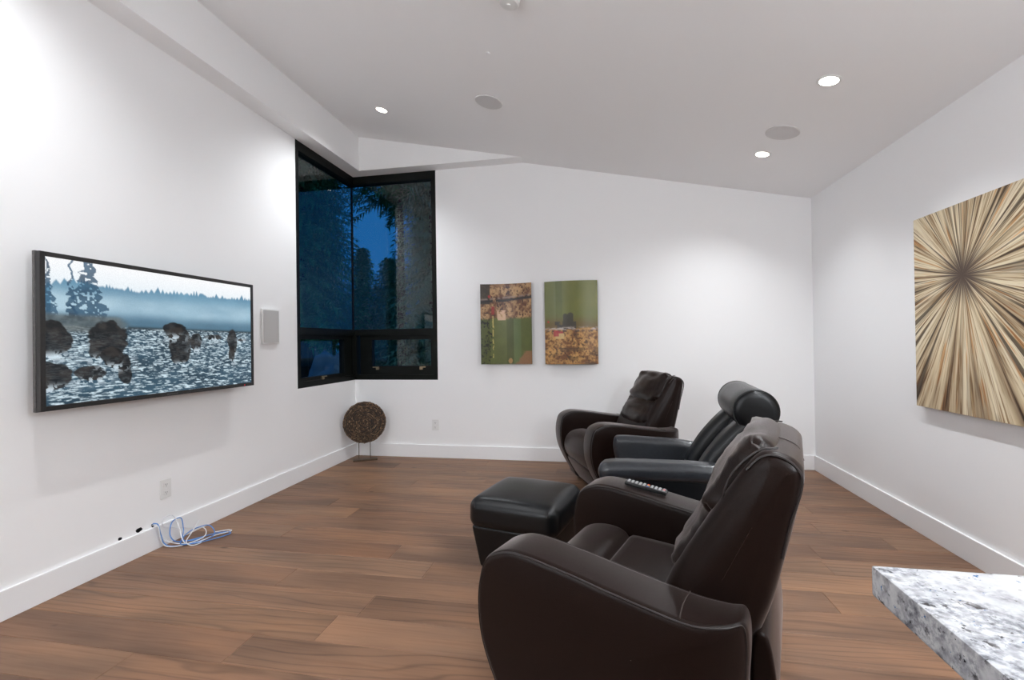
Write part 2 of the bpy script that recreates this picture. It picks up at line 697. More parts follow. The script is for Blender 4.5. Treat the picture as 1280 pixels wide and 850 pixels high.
def mat_attr(name, emit=0.0, rough=0.5):
    """flat print held in a colour attribute, broken up by a fine noise"""
    m = bpy.data.materials.new(name)
    m.use_nodes = True
    nt = m.node_tree
    b = nt.nodes['Principled BSDF']
    at = nt.nodes.new('ShaderNodeAttribute')
    at.attribute_name = 'print'
    tc = nt.nodes.new('ShaderNodeTexCoord')
    nz = nt.nodes.new('ShaderNodeTexNoise')
    nz.inputs['Scale'].default_value = 260
    nt.links.new(tc.outputs['Object'], nz.inputs['Vector'])
    rp = ramp(nt, [(0.3, (0.88, 0.88, 0.88)), (0.7, (1.08, 1.08, 1.08))])
    nt.links.new(nz.outputs['Fac'], rp.inputs[0])
    col = mix_node(nt, 1.0, at.outputs['Color'], rp.outputs[0], 'MULTIPLY')
    if emit:
        nt.links.new(col, b.inputs['Emission Color'])
        b.inputs['Emission Strength'].default_value = emit
        b.inputs['Base Color'].default_value = (0.01, 0.01, 0.01, 1)
        b.inputs['Roughness'].default_value = rough
        b.inputs['Specular IOR Level'].default_value = 0.2
    else:
        nt.links.new(col, b.inputs['Base Color'])
        b.inputs['Roughness'].default_value = rough
    MATS[name] = m


mat_attr('screen_picture', emit=1.0 / EXPO_GAIN, rough=0.4)
mat_attr('abstract_print', rough=0.35)


def srgb(r, g, b):
    f = lambda c: (c / 255 / 12.92) if c / 255 <= 0.04045 else ((c / 255 + 0.055) / 1.055) ** 2.4
    return np.array([f(r), f(g), f(b)])


def lerp(a, b, t):
    t = np.asarray(t)[..., None]
    return a * (1 - t) + b * t


def sstep(a, b, x):
    t = np.clip((x - a) / (b - a), 0, 1)
    return t * t * (3 - 2 * t)


def print_mesh(name, nu, nv, pos, rgb):
    """grid sheet; pos(u, v) -> xyz arrays, v runs down; rgb(u, v) -> linear colours"""
    u, v = np.meshgrid(np.linspace(0, 1, nu), np.linspace(0, 1, nv))
    P = np.stack(pos(u, v), -1).reshape(-1, 3)
    me = bpy.data.meshes.new(name)
    idx = np.arange(nu * nv).reshape(nv, nu)
    F = np.stack([idx[:-1, :-1], idx[1:, :-1], idx[1:, 1:], idx[:-1, 1:]], -1).reshape(-1, 4)
    me.from_pydata(P.tolist(), [], F.tolist())
    ca = me.color_attributes.new('print', 'FLOAT_COLOR', 'POINT')
    c = np.ones((nu * nv, 4), np.float32)
    c[:, :3] = np.clip(rgb(u, v).reshape(-1, 3), 0, 1)
    ca.data.foreach_set('color', c.ravel())
    me.update()
    return me


# ================================================================== STRUCTURE
XL, XR, YB, YR = -2.84, 2.077, 5.108, -3.0       # left, right, back, rear wall faces
WZ0, WZ1 = 0.885, 3.28                            # window sill and head
WY0, WX1 = 4.03, -1.82                            # window extents along left / back wall
SOF = 3.28                                        # soffit underside
T = 0.16


def ceil_z(x):
    return 2.684 - 0.207 * (x - 2.08)


# --- floor: sub-floor and oak planks
sub = MB().box(XL, XR, YR, YB, -0.2, -0.02).build('floor', MATS['soil'])
tag(sub, 'wide brown oak plank floor across the whole room', 'floor', kind='structure')
pm = MB()
ch, ce = 0.0035, 0.0016
vsb = [(0, 0, -.02), (1, 0, -.02), (1, 1, -.02), (0, 1, -.02)]
ROWW = 0.1965


def plank_mesh():
    mb = MB()
    w = ROWW - 0.0012
    bx = ce
    lo = [(0, 0, -0.018), (1, 0, -0.018), (1, w, -0.018), (0, w, -0.018)]
    mi = [(0, 0, -0.0016), (1, 0, -0.0016), (1, w, -0.0016), (0, w, -0.0016)]
    hi = [(bx, 0.0022, 0), (1 - bx, 0.0022, 0), (1 - bx, w - 0.0022, 0), (bx, w - 0.0022, 0)]
    fs = [(8, 9, 10, 11)]
    for k in range(4):
        j = (k + 1) % 4
        fs += [(k, j, 4 + j, 4 + k), (4 + k, 4 + j, 8 + j, 8 + k)]
    mb.add(lo + mi + hi, fs)
    return mb.mesh('plank')


PLANK = plank_mesh()
PLANK.materials.append(MATS['oak_plank'])
row_y = 2.07 - ROWW * 26
joints = {0: 0.64, 1: 1.1}
ri = 0
y = row_y
rnd = random.Random(5)
# end joints read off the photograph for a few rows (row start y -> joint x)
known = {1.8735: -1.254, 2.07: 0.66, 2.4630: 1.10, 2.07 + .1965 * 10: -1.72, 2.07 + .1965 * 5: -0.55, 1.677: 0.64, 2.2665: -1.75, 2.07 + .1965 * 9: -2.05, 2.07 + .1965 * 7: -0.4}
while y < YB - 0.001:
    hit = [x for k, x in known.items() if abs(k - y) < 0.02]
    x = hit[0] if hit else rnd.uniform(XL + 0.2, XR - 0.2)
    cuts = [x]
    while cuts[-1] < XR - 0.35:
        cuts.append(cuts[-1] + rnd.uniform(1.5, 2.2))
    while cuts[0] > XL + 0.35:
        cuts.insert(0, cuts[0] - rnd.uniform(1.5, 2.2))
    cuts = [XL] + [c for c in cuts if XL + 0.3 < c < XR - 0.3] + [XR]
    if y > YR - 0.01:
        for a, b_ in zip(cuts[:-1], cuts[1:]):
            o = bpy.data.objects.new('plank', PLANK)
            COL.objects.link(o)
            o.parent = sub
            o.location = (a + 0.0004, y, 0)
            sy = 1.0 if y + ROWW < YB else (YB - y) / ROWW
            o.scale = (b_ - a - 0.0008, sy, 1)
    y += ROWW

# --- walls
HT = 4.05
wall_left = MB().box(XL - T, XL, YR, WY0, 0, HT).build('wall_left', MATS['wall_paint'])
tag(wall_left, 'smooth white wall carrying the television', 'wall', kind='structure')
# cable holes cut through the plaster just above the baseboard
HOLES = [(2.334, 0.156, 0.013, 0.010), (2.453, 0.164, 0.021, 0.014), (2.544, 0.158, 0.014, 0.012)]
for hy, hz, hr, hh in HOLES:
    c = MB()
    n = 11
    rr_ = random.Random(int(hy * 1000))
    ring = [(hy + hr * (0.8 + 0.4 * rr_.random()) * math.cos(2 * PI * k / n), hz + hh * (0.8 + 0.4 * rr_.random()) * math.sin(2 * PI * k / n)) for k in range(n)]
    c.add([(XL - T - 0.05, a, b_) for a, b_ in ring] + [(XL + 0.05, a, b_) for a, b_ in ring],
          [tuple(range(n)), tuple(reversed(range(n, 2 * n)))] + [(k, n + k, n + (k + 1) % n, (k + 1) % n) for k in range(n)])
    cut = link_obj('cutter', recalc(c.mesh('cutter')))
    md = wall_left.modifiers.new('cut', 'BOOLEAN')
    md.object = cut
    md.operation = 'DIFFERENCE'
    md.solver = 'EXACT'
    bpy.context.view_layer.update()
    ev = wall_left.evaluated_get(bpy.context.evaluated_depsgraph_get())
    nm = bpy.data.meshes.new_from_object(ev)
    wall_left.modifiers.clear()
    wall_left.data = nm
    bpy.data.objects.remove(cut)
wall_left.data.materials.append(MATS['slot_dark'])
for p in wall_left.data.polygons:                       # hole walls coloured dark in place of the shade inside
    if abs(p.normal.x) < 0.5 and p.area < 0.02:
        p.material_index = 1
bm = bmesh.new()
bm.from_mesh(wall_left.data)
bm.from_mesh(MB().box(XL - T, XL, WY0, YB, 0, WZ0).box(XL - T, XL, WY0, YB + T, WZ1, HT).box(XL - T, XL, YB, YB + T, 0, WZ0).mesh('wall_rest'))
bm.to_mesh(wall_left.data)
bm.free()

wb = MB().box(WX1, XR + T, YB, YB + T, 0, HT).box(XL, WX1, YB, YB + T, 0, WZ0).box(XL, WX1, YB, YB + T, WZ1, HT)
tag(wb.build('wall_back', MATS['wall_paint']), 'smooth white wall with two abstract panels', 'wall', kind='structure')
tag(MB().box(XR, XR + T, YR, YB, 0, HT).build('wall_right', MATS['wall_paint']), 'smooth white wall carrying the sunburst canvas', 'wall', kind='structure')
tag(MB().box(XL - T, XR + T, YR - T, YR, 0, HT).build('wall_rear', MATS['taupe_paint']), 'plain taupe wall behind the granite counter', 'wall', kind='structure')
cm = MB()
cx0, cx1 = XL - 0.0, XR + 0.0
cm.add([(cx0, YR, ceil_z(cx0)), (cx1, YR, ceil_z(cx1)), (cx1, YB, ceil_z(cx1)), (cx0, YB, ceil_z(cx0)),
        (cx0, YR, ceil_z(cx0) + .2), (cx1, YR, ceil_z(cx1) + .2), (cx1, YB, ceil_z(cx1) + .2), (cx0, YB, ceil_z(cx0) + .2)],
       [(0, 1, 2, 3), (7, 6, 5, 4), (0, 4, 5, 1), (1, 5, 6, 2), (2, 6, 7, 3), (3, 7, 4, 0)])
tag(cm.build('ceiling', MATS['ceiling_paint']), 'sloping white plaster ceiling with recessed fittings', 'ceiling', kind='structure')
# soffit beam along left wall and returning over the window along the back wall
SX, SY = XL + 0.17, YB - 0.17
tag(MB().box(XL, SX, YR, YB, SOF, HT - 0.15).build('trim_1', MATS['wall_paint']), 'boxed white soffit running along the television wall', 'soffit', kind='structure')
xe = 2.08 - (SOF - 2.684) / 0.207
s2 = MB()
zt = ceil_z(SX)
s2.add([(SX, SY, SOF), (xe, SY, SOF), (SX, SY, zt), (SX, YB, SOF), (xe, YB, SOF), (SX, YB, zt)],
       [(0, 1, 2), (5, 4, 3), (0, 3, 4, 1), (1, 4, 5, 2), (2, 5, 3, 0)])
tag(s2.build('trim_2', MATS['wall_paint']), 'white wedge soffit tapering out above the window', 'soffit', kind='structure')


def baseboard(name, x0, x1, y0, y1, label):
    o = MB().box(x0, x1, y0, y1, 0, 0.145).build(name, MATS['trim_paint'], bevel=0.003)
    tag(o, label, 'baseboard', kind='structure')


BT = 0.016
baseboard('baseboard_left', XL, XL + BT, YR, YB, 'tall flat white baseboard below the television')
baseboard('baseboard_back', XL + BT, XR - BT, YB - BT, YB, 'tall flat white baseboard below the abstract panels')
baseboard('baseboard_right', XR - BT, XR, YR, YB, 'tall flat white baseboard below the sunburst canvas')

# --- corner window
win = empty('window_1', (XL, YB, WZ0), label='black framed corner window showing conifers at dusk', cat='window', kind='structure')


def wbox(name, mat, x0, x1, y0, y1, z0, z1, bevel=0.0, parent=win):
    b_ = MB().box(x0 - XL, x1 - XL, y0 - YB, y1 - YB, z0 - WZ0, z1 - WZ0)
    return b_.build(name, MATS[mat], parent, bevel=bevel)


FD = 0.10      # frame depth
e = 0.001
GX, GY = XL - 0.045, YB + 0.045
TR0, TR1 = 1.405, 1.475     # transom
# jambs
wbox('jamb', 'frame_black', XL - FD, XL - e, WY0, WY0 + 0.050, WZ0 + .06, WZ1 - .09)
wbox('jamb', 'frame_black', WX1 - 0.055, WX1, YB + e, YB + FD, WZ0 + .06, WZ1 - .09)
# sills and heads
wbox('sill_rail', 'frame_black', XL - FD, XL - e, WY0, YB + FD, WZ0, WZ0 + .06)
wbox('sill_rail', 'frame_black', XL - e, WX1, YB + e, YB + FD, WZ0, WZ0 + .06)
wbox('head_rail', 'frame_black', XL - FD, XL - e, WY0, YB + FD, WZ1 - .09, WZ1)
wbox('head_rail', 'frame_black', XL - e, WX1, YB + e, YB + FD, WZ1 - .09, WZ1)
# transom
wbox('transom', 'frame_black', XL - FD, XL - e, WY0 + .05, YB + FD, TR0, TR1)
wbox('transom', 'frame_black', XL - e, WX1 - .055, YB + e, YB + FD, TR0, TR1)
# corner post (lower half only) and slim joint above
wbox('corner_post', 'frame_black', XL - FD, XL + 0.035, YB - 0.035, YB + FD, WZ0 + .06, TR0)
wbox('corner_joint', 'frame_black', GX - 0.012, GX + 0.008, GY - 0.008, GY + 0.012, TR1, WZ1 - .09)
# fixed panes above
wbox('pane', 'window_glass', GX - 0.004, GX, WY0 + .05, GY - 0.008, TR1, WZ1 - .09)
wbox('pane', 'window_glass', GX + 0.008, WX1 - .055, GY, GY + 0.004, TR1, WZ1 - .09)
# opening sashes below


def sash_back():
    x0, x1, z0, z1 = XL + 0.06, WX1 - .055, WZ0 + .06, TR0
    s = MB()
    sx = x0 - XL
    for bx in ((x0, x0 + .15, z0, z1), (x1 - .03, x1, z0, z1), (x0 + .15, x1 - .03, z0, z0 + .10), (x0 + .15, x1 - .03, z1 - .055, z1)):
        s.box(bx[0] - XL, bx[1] - XL, 0.012, 0.075, bx[2] - WZ0, bx[3] - WZ0)
    o = s.build('sash', MATS['frame_black'], win)
    wbox('pane', 'window_glass', x0 + .15, x1 - .03, GY, GY + .004, z0 + .10, z1 - .055)


def sash_left():
    y0, y1, z0, z1 = WY0 + .05, YB - .06, WZ0 + .06, TR0
    s = MB()
    for bx in ((y0, y0 + .02, z0, z1), (y1 - .16, y1, z0, z1), (y0 + .02, y1 - .16, z0, z0 + .035), (y0 + .02, y1 - .16, z1 - .045, z1)):
        s.box(-0.075, -0.012, bx[0] - YB, bx[1] - YB, bx[2] - WZ0, bx[3] - WZ0)
    s.build('sash', MATS['frame_black'], win)
    wbox('pane', 'window_glass', GX - .004, GX, y0 + .02, y1 - .16, z0 + .035, z1 - .045)


sash_back()
sash_left()


def latch(x, y, z, flip=1, along='x'):
    m = MB()
    if along == 'x':
        m.box(x - .018, x + .018, y - .018, y, z - .022, z + .012)
        m.box(x - .055 if flip > 0 else x, x if flip > 0 else x + .055, y - .026, y - .012, z + .002, z + .014)
    else:
        m.box(x, x + .018, y - .018, y + .018, z - .022, z + .012)
        m.box(x + .012, x + .026, y, y + .055, z + .002, z + .014)
    m2 = MB()
    m2.add([(a - XL, b_ - YB, c - WZ0) for a, b_, c in m.v], m.f)
    m2.build('latch', MATS['bronze'], win, bevel=0.003)


latch(-2.56, YB + 0.012, 1.025)
latch(-2.02, YB + 0.012, 1.025, -1)
latch(XL - 0.012, 4.45, 0.965, along='y')

# ================================================================== CEILING FITTINGS
SLOPE = math.atan(0.207)          # ceiling falls towards the right wall
CN = Vector((-0.207, 0, -1)).normalized()


def ceil_empty(name, x, y, **kw):
    o = empty(name, (x, y, ceil_z(x)), **kw)
    o.rotation_euler = (0, SLOPE, 0)      # local -z points into the room, square to the ceiling
    return o


def downlight(x, y, label, gain=0.86):
    o = ceil_empty('downlight', x, y, label=label, cat='downlight', group='recessed ceiling downlights')
    MB().lathe([(0.050, 0.0), (0.066, 0.0), (0.066, -0.003), (0.060, -0.006), (0.052, -0.005), (0.050, -0.002)], 32).build('trim_ring', MATS['white_plastic'], o, smooth=40)
    MB().lathe([(0.0495, -0.0005), (0.0495, -0.003), (0.03, -0.004)], 32).build('lens', MATS['lamp_glow'], o, smooth=40)
    ld = bpy.data.lights.new('downlight_beam', 'SPOT')
    ld.energy = SPOT_W * gain
    ld.color = (0.935, 0.97, 1.0)
    ld.spot_size = math.radians(130)
    ld.spot_blend = 0.85
    ld.shadow_soft_size = 0.035
    lo = bpy.data.objects.new('downlight_beam', ld)
    COL.objects.link(lo)
    lo.parent = o
    lo.location = (0, 0, -0.02)
    return o


downlight(-2.007, 4.155, 'small round lit downlight beside the soffit above the corner window', 1.15)
downlight(1.365, 3.09, 'round lit downlight above the sunburst canvas, between it and the ceiling speaker')
downlight(1.351, 4.211, 'round lit downlight near the back wall, beyond the ceiling speaker')
# rows carry on unseen; the two by the rear wall are added fill
for x, y, lb in ((-2.007, 1.35, 'round lit downlight above the television'), 
                 (1.36, 0.85, 'round lit downlight above the end of the granite counter'), (1.36, 1.97, 'round lit downlight above the sunburst canvas, nearer the granite counter'), (1.36, -1.4, 'unseen added fill downlight above the granite counter by the rear wall'),
                 (-0.3, -1.6, 'unseen added fill downlight over open floor by the rear wall')):
    downlight(x, y, lb, 1.15 if x < -2 else 0.86)


def fill_pendant(x, y, z, label):  # unseen hanging globe added to brighten the ceiling and room
    o = empty('fill_lamp', (x, y, ceil_z(x)), label=label, cat='fill lamp', group='added fill globes')
    d = z - ceil_z(x)
    MB().lathe([(.02, -.03), (.055, -.025), (.06, .0)], 24).build('canopy', MATS['rod_metal'], o, smooth=40)
    MB().cyl((0, 0, d + .12), (0, 0, -.025), .004, n=8).build('cord', MATS['black_base'], o)
    MB().lathe([(.008, d + .155), (.03, d + .15), (.032, d + .105)], 20).build('lamp_holder', MATS['rod_metal'], o, smooth=40)
    MB().lathe([(.13 * math.sin(t) + 1e-4, d - .13 * math.cos(t)) for t in np.linspace(.02, PI - .2, 18)], 28).build('globe', MATS['fill_globe_glow'], o, smooth=60)


fill_pendant(1.72, .05, 2.1, 'unseen added fill globe over the end of the granite counter')
fill_pendant(-2.15, -1.3, 2.3, 'unseen added fill globe in the rear corner on the television side')


def ceil_speaker(x, y, label):
    o = ceil_empty('ceiling_speaker', x, y, label=label, cat='speaker', group='round in-ceiling speakers')
    MB().lathe([(0.102, 0), (0.115, 0), (0.115, -0.004), (0.110, -0.007), (0.103, -0.006)], 40).build('rim', MATS['ceil_grille'], o, smooth=40)
    MB().lathe([(0.1025, -0.001), (0.1025, -0.005), (0.06, -0.0065), (0.01, -0.007)], 40).build('grille', MATS['ceil_grille'], o, smooth=40)


ceil_speaker(-0.875, 3.785, 'round grey ceiling speaker in the middle of the ceiling')
ceil_speaker(1.359, 3.798, 'round grey ceiling speaker between two downlights')
o = ceil_empty('smoke_detector', -0.465, 2.56, label='round white smoke detector on the ceiling', cat='smoke detector')
MB().lathe([(0.060, 0), (0.060, -0.018), (0.052, -0.030), (0.035, -0.034)], 32).build('housing', MATS['white_plastic'], o, smooth=35)
MB().lathe([(0.012, -0.034), (0.012, -0.037), (0.008, -0.038)], 16).build('test_button', MATS['white_plastic'], o, smooth=35)
o = ceil_empty('sprinkler_cover', -0.715, 3.091, label='tiny white dot of a sprinkler cover on the ceiling', cat='sprinkler')
MB().lathe([(0.014, 0), (0.014, -0.004), (0.010, -0.006)], 20).build('cap', MATS['trim_paint'], o, smooth=35)

# ================================================================== TELEVISION
TVX = -2.71
TY0, TY1, TZ0, TZ1 = 1.847, 3.298, 0.988, 1.787
tv = empty('television', (XL, (TY0 + TY1) / 2, TZ0), label='large wall mounted flat television showing a misty river', cat='television')
tcy = (TY0 + TY1) / 2
f_ = MB()
bw = 0.024
X1 = TVX - XL
hw = (TY1 - TY0) / 2
hh = TZ1 - TZ0
f_.box(X1 - .028, X1, -hw, -hw + bw, 0, hh).box(X1 - .028, X1, hw - bw, hw, 0, hh)
f_.box(X1 - .028, X1, -hw + bw, hw - bw, 0, .026).box(X1 - .028, X1, -hw + bw, hw - bw, hh - bw, hh)
f_.build('bezel', MATS['tv_black'], tv, bevel=0.003)
MB().box(X1 - .046, X1 - .028, -hw - .003, hw + .003, -.003, hh + .003).build('rim', MATS['tv_side'], tv, bevel=0.004)
MB().box(X1 - .085, X1 - .046, -hw * .8, hw * .8, .08, hh * .8).build('back_cover', MATS['tv_black'], tv, bevel=0.012)
MB().box(0.0005, 0.045, -.22, .22, .22, .55).build('wall_bracket', MATS['tv_side'], tv)
MB().box(X1, X1 + .0012, .62, .626, .008, .014).build('standby_light', MATS['led_red'], tv)
MB().box(X1, X1 + .001, -.04, .04, .009, .015).build('badge', MATS['tv_side'], tv)


def tv_picture(u, v):
    asp = 1.9
    n = lambda sx, sy, s, o=4: fbm(u * sx, v * sy, s, o)
    sky = lerp(srgb(252, 253, 255), srgb(228, 240, 248), v * 4)
    img = sky
    # far tree line in mist
    spike = np.abs(((u * 46 + 2.2 * vnoise(u * 20, u * 0, 3)) % 1) - 0.5) * 2
    ridge = 0.155 - 0.02 * u + 0.035 * vnoise(u * 9, u * 0 + 3, 5) - 0.055 * (1 - spike) * vnoise(u * 46, u * 0, 9)
    hill = lerp(srgb(70, 118, 150), srgb(118, 166, 192), n(7, 5, 21))
    img = lerp(img, hill, sstep(-0.008, 0.012, v - ridge))
    fog = np.exp(-((v - 0.30) / 0.09) ** 2) * (0.35 + 0.9 * n(5, 7, 31))
    img = lerp(img, srgb(186, 214, 228), np.clip(fog, 0, 0.85) * (u > 0.02))
    img = lerp(img, srgb(72, 104, 124), sstep(0.33, 0.43, v) * (0.55 + 0.3 * n(9, 8, 41)))
    # conifer on the near bank
    for cu, top, half in ((0.145, -0.10, 0.085), (0.005, 0.04, 0.05), (0.085, 0.13, 0.045)):
        dv = v - top
        w = half * np.clip(dv / 0.5, 0, 1) * (0.55 + 0.45 * np.abs(((dv * 16 + 0.8 * vnoise(u * 30, v * 30, 8)) % 1) * 2 - 1)) + 0.004
        inside = (np.abs(u - cu + 0.02 * (vnoise(u * 25, v * 25, 15) - .5)) < w) & (v < 0.42)
        keep = vnoise(u * 110, v * 75, 17) > 0.28
        img = lerp(img, lerp(srgb(24, 52, 76), srgb(66, 108, 138), n(24, 18, 51)), (inside & keep) * 0.9)
    # water with broken white ripples
    wl_ = 0.475 - 0.02 * (1 - u)
    depth = np.clip((v - wl_) / (1 - wl_), 0, 1)
    per = 0.15 + depth
    rip = fbm(u * 46 / (0.6 + .5 * depth), 90 * np.log(1 + 3.0 * depth), 61, 4)
    water = lerp(srgb(26, 46, 60), srgb(66, 98, 118), n(6, 9, 71))
    water = lerp(water, srgb(206, 226, 236), sstep(0.52, 0.72, rip + 0.10 * (n(3, 4, 81) - 0.45) + 0.05 * (1 - depth)))
    img = lerp(img, water, sstep(-0.004, 0.006, v - wl_))
    img = lerp(img, srgb(44, 54, 58), np.exp(-((v - wl_) / 0.012) ** 2) * 0.8 * (u > .3))
    # pebble bank on the left
    bank = sstep(0.0, 0.05, 0.30 - u + 0.10 * (n(8, 8, 91) - .5)) * sstep(-.04, .0, v - 0.40) * sstep(0.0, .05, 0.53 - v)
    img = lerp(img, lerp(srgb(52, 62, 66), srgb(120, 128, 128), n(40, 30, 95)), bank * 0.85)
    # dark boulders and snags standing in the shallows
    for cu, cv, ru, rv, s in ((0.215, 0.56, 0.085, 0.15, 1), (0.15, 0.80, 0.060, 0.06, 2), (0.285, 0.79, 0.030, 0.12, 3), (0.03, 0.55, 0.06, 0.13, 4), (0.02, 0.80, 0.065, 0.10, 5),
                              (0.545, 0.60, 0.060, 0.19, 6), (0.515, 0.47, 0.055, 0.075, 7), (0.635, 0.57, 0.035, 0.09, 8), (0.865, 0.56, 0.036, 0.14, 9), (0.86, 0.70, 0.022, 0.08, 10),
                              (0.74, 0.53, 0.06, 0.025, 11), (0.93, 0.555, 0.03, 0.012, 12), (0.235, 0.69, 0.05, 0.08, 13)):
        wob = 0.55 * (fbm(u * 26 + s * 3, v * 18 + s, 100 + s, 3) - 0.5)
        d = ((u - cu) / ru) ** 2 + ((v - cv) / rv) ** 2
        m_ = sstep(1.0, 0.80, d + 1.6 * wob)
        rock = lerp(srgb(13, 14, 17), srgb(52, 48, 46), sstep(.4, .75, n(30, 24, 110 + s)))
        img = lerp(img, rock, m_ * 0.95)
        foam = np.exp(-((v - cv - rv * .95) / 0.03) ** 2) * np.exp(-((u - cu) / (ru * 1.1)) ** 2) * (n(60, 40, 130 + s) > 0.52)
        img = lerp(img, srgb(214, 230, 240), foam * 0.8)
    return img


sy0, sy1, sz0, sz1 = -hw + bw, hw - bw, .026, hh - bw
scr = print_mesh('screen', 400, 212, lambda u, v: (u * 0 + X1 - .006, sy0 + u * (sy1 - sy0), sz1 - v * (sz1 - sz0)), tv_picture)
# u runs away from the camera along +y, as seen left to right
link_obj('screen', scr, MATS['screen_picture'], tv)

# --- in-wall speaker beside the television
sp = empty('wall_speaker', (XL, 3.646, 1.315), label='small flat wall speaker with beige grey grille beside television', cat='speaker')
MB().box(0, .020, -.106, .106, 0, .305).build('frame', MATS['white_plastic'], sp, bevel=.004)
MB().box(.018, .023, -.096, .096, .012, .293).build('grille', MATS['grille'], sp, bevel=.001)


# --- outlets
def outlet(loc, rz, label):
    o = empty('wall_outlet', loc, rz, label=label, cat='outlet', group='white wall outlets')
    MB().box(-.040, .040, -.006, 0, 0, .124).build('plate', MATS['white_plastic'], o, bevel=.003)
    for k, z in ((0, .036), (1, .088)):
        s = MB().box(-.017, .017, -.009, -.005, z - .015, z + .015).build('socket', MATS['white_plastic'], o, bevel=.003)
        for sx, hgt in ((-.006, .009), (.006, .007)):
            MB().box(sx - .0013, sx + .0013, -.0096, -.0085, z - .001, z - .001 + hgt).build('slot', MATS['slot_dark'], s)
        MB().cyl((0, -.0096, z - .008), (0, -.0085, z - .008), .0026, n=10).build('ground_hole', MATS['slot_dark'], s)
    MB().cyl((0, -.0075, .062), (0, -.005, .062), .003, n=10).build('screw', MATS['trim_paint'], o)


outlet((XL, 2.634, .303), PI / 2, 'white duplex outlet plate below the television')
outlet((-1.855, YB, .309), 0, 'white outlet plate beside the woven disc, below the corner window')
outlet((1.785, YB, .324), 0, 'white outlet plate behind the recliners near the room corner')


# ================================================================== WALL ART
def panel_art(name, xc, w, z0, h, off, rgb, label):
    """bowed panel; off(t) = distance of the sheet from the wall at t in -1..1"""
    o = empty(name, (xc, YB, z0), label=label, cat='painting', group='bowed abstract wall panels')
    nu, nv = 110, 170
    th = 0.018
    me = print_mesh('painted_face', nu, nv, lambda u, v: ((u - .5) * w, -off(u * 2 - 1), h - v * h), rgb)
    link_obj('painted_face', me, MATS['abstract_print'], o, smooth=30)
    m = MB()
    k = 24
    pts = [((i / k - .5) * w, -off(i / k * 2 - 1)) for i in range(k + 1)]
    vs, fs = [], []
    for x, y_ in pts:
        vs += [(x, y_ + .0006, 0), (x, y_ + .0006, h), (x, y_ + th, h), (x, y_ + th, 0)]
    for i in range(k):
        a, b_ = i * 4, i * 4 + 4
        for q in range(4):
            r_ = (q + 1) % 4
            fs.append((a + q, a + r_, b_ + r_, b_ + q))
    fs += [(0, 3, 2, 1), (k * 4, k * 4 + 1, k * 4 + 2, k * 4 + 3)]
    m.add(vs, fs)
    link_obj('backing_board', recalc(m.mesh('backing_board')), MATS['canvas_edge'], o)
    cle = min(off(0), off(1)) - th
    mid = off(0) - th
    MB().box(-w * .1, w * .1, -max(mid, .004), 0, h * .55, h * .62).build('hanger', MATS['rod_metal'], o)
    return o


def art_one(u, v):
    n = lambda sx, sy, s, o=4: fbm(u * sx, v * sy, s, o)
    green = lerp(srgb(74, 82, 36), srgb(102, 108, 56), n(5, 7, 3))
    band = np.where((u > .5) & (u < .64), 0.55, np.where(u < .18, 0.45, 0.0))
    green = lerp(green, srgb(58, 66, 20), band)
    green = lerp(green, srgb(98, 118, 78), ((u > .64) & (u < .78)) * .45)
    brown = lerp(srgb(96, 58, 38), srgb(186, 148, 104), sstep(.32, .68, .5 * n(9, 12, 13) + .5 * n(26, 34, 15) + .10 * (u - .5)))
    brown = lerp(brown, srgb(62, 34, 26), sstep(.58, .70, n(34, 44, 17)))
    img = lerp(green, brown, sstep(-.02, .02, 0.43 + .05 * (n(7, 3, 23) - .5) - v))
    img = lerp(img, srgb(48, 44, 36), ((u < .18) & (v < .25)) * 0.9)
    ln = np.exp(-((v - .225 + .05 * u - .02 * (n(9, 2, 33) - .5)) / .018) ** 2)
    img = lerp(img, srgb(34, 30, 34), np.clip(ln * 1.2, 0, 1) * (n(16, 8, 37) > .3))
    img = lerp(img, srgb(150, 130, 118), np.exp(-((v - .195 + .05 * u) / .010) ** 2) * (n(20, 10, 39) > .5) * .7)
    img = lerp(img, srgb(206, 170, 140), ((np.abs(u - .40) < .085) & (np.abs(v - .39) < .06)) * (n(25, 25, 41) > .36))
    img = lerp(img, srgb(150, 36, 44), ((np.abs(u - .235) < .025) & (np.abs(v - .33) < .05)) * .85)
    img = lerp(img, srgb(170, 40, 46), (((u - .165) / .02) ** 2 + ((v - .155) / .02) ** 2 < 1) * .9)
    img = lerp(img, srgb(196, 178, 104), ((np.abs(u - .235 + .015 * (n(3, 20, 43) - .5)) < .012) & (v > .40) & (v < .92)) * (n(30, 40, 45) > .42))
    img = lerp(img, srgb(24, 26, 14), ((u < .22) & (v > .42)) * (n(40, 45, 47) > .62))
    img = lerp(img, srgb(150, 104, 74), sstep(.0, .06, (u - .80) * .6 + (v - .92) * .8 + .05 + .22 * (n(14, 16, 49) - .5)) * (v > .84) * .8)
    img = lerp(img, srgb(178, 136, 84), (((u - .57) / .04) ** 2 + ((v - .96) / .035) ** 2 < 1.0) * .9)
    return img


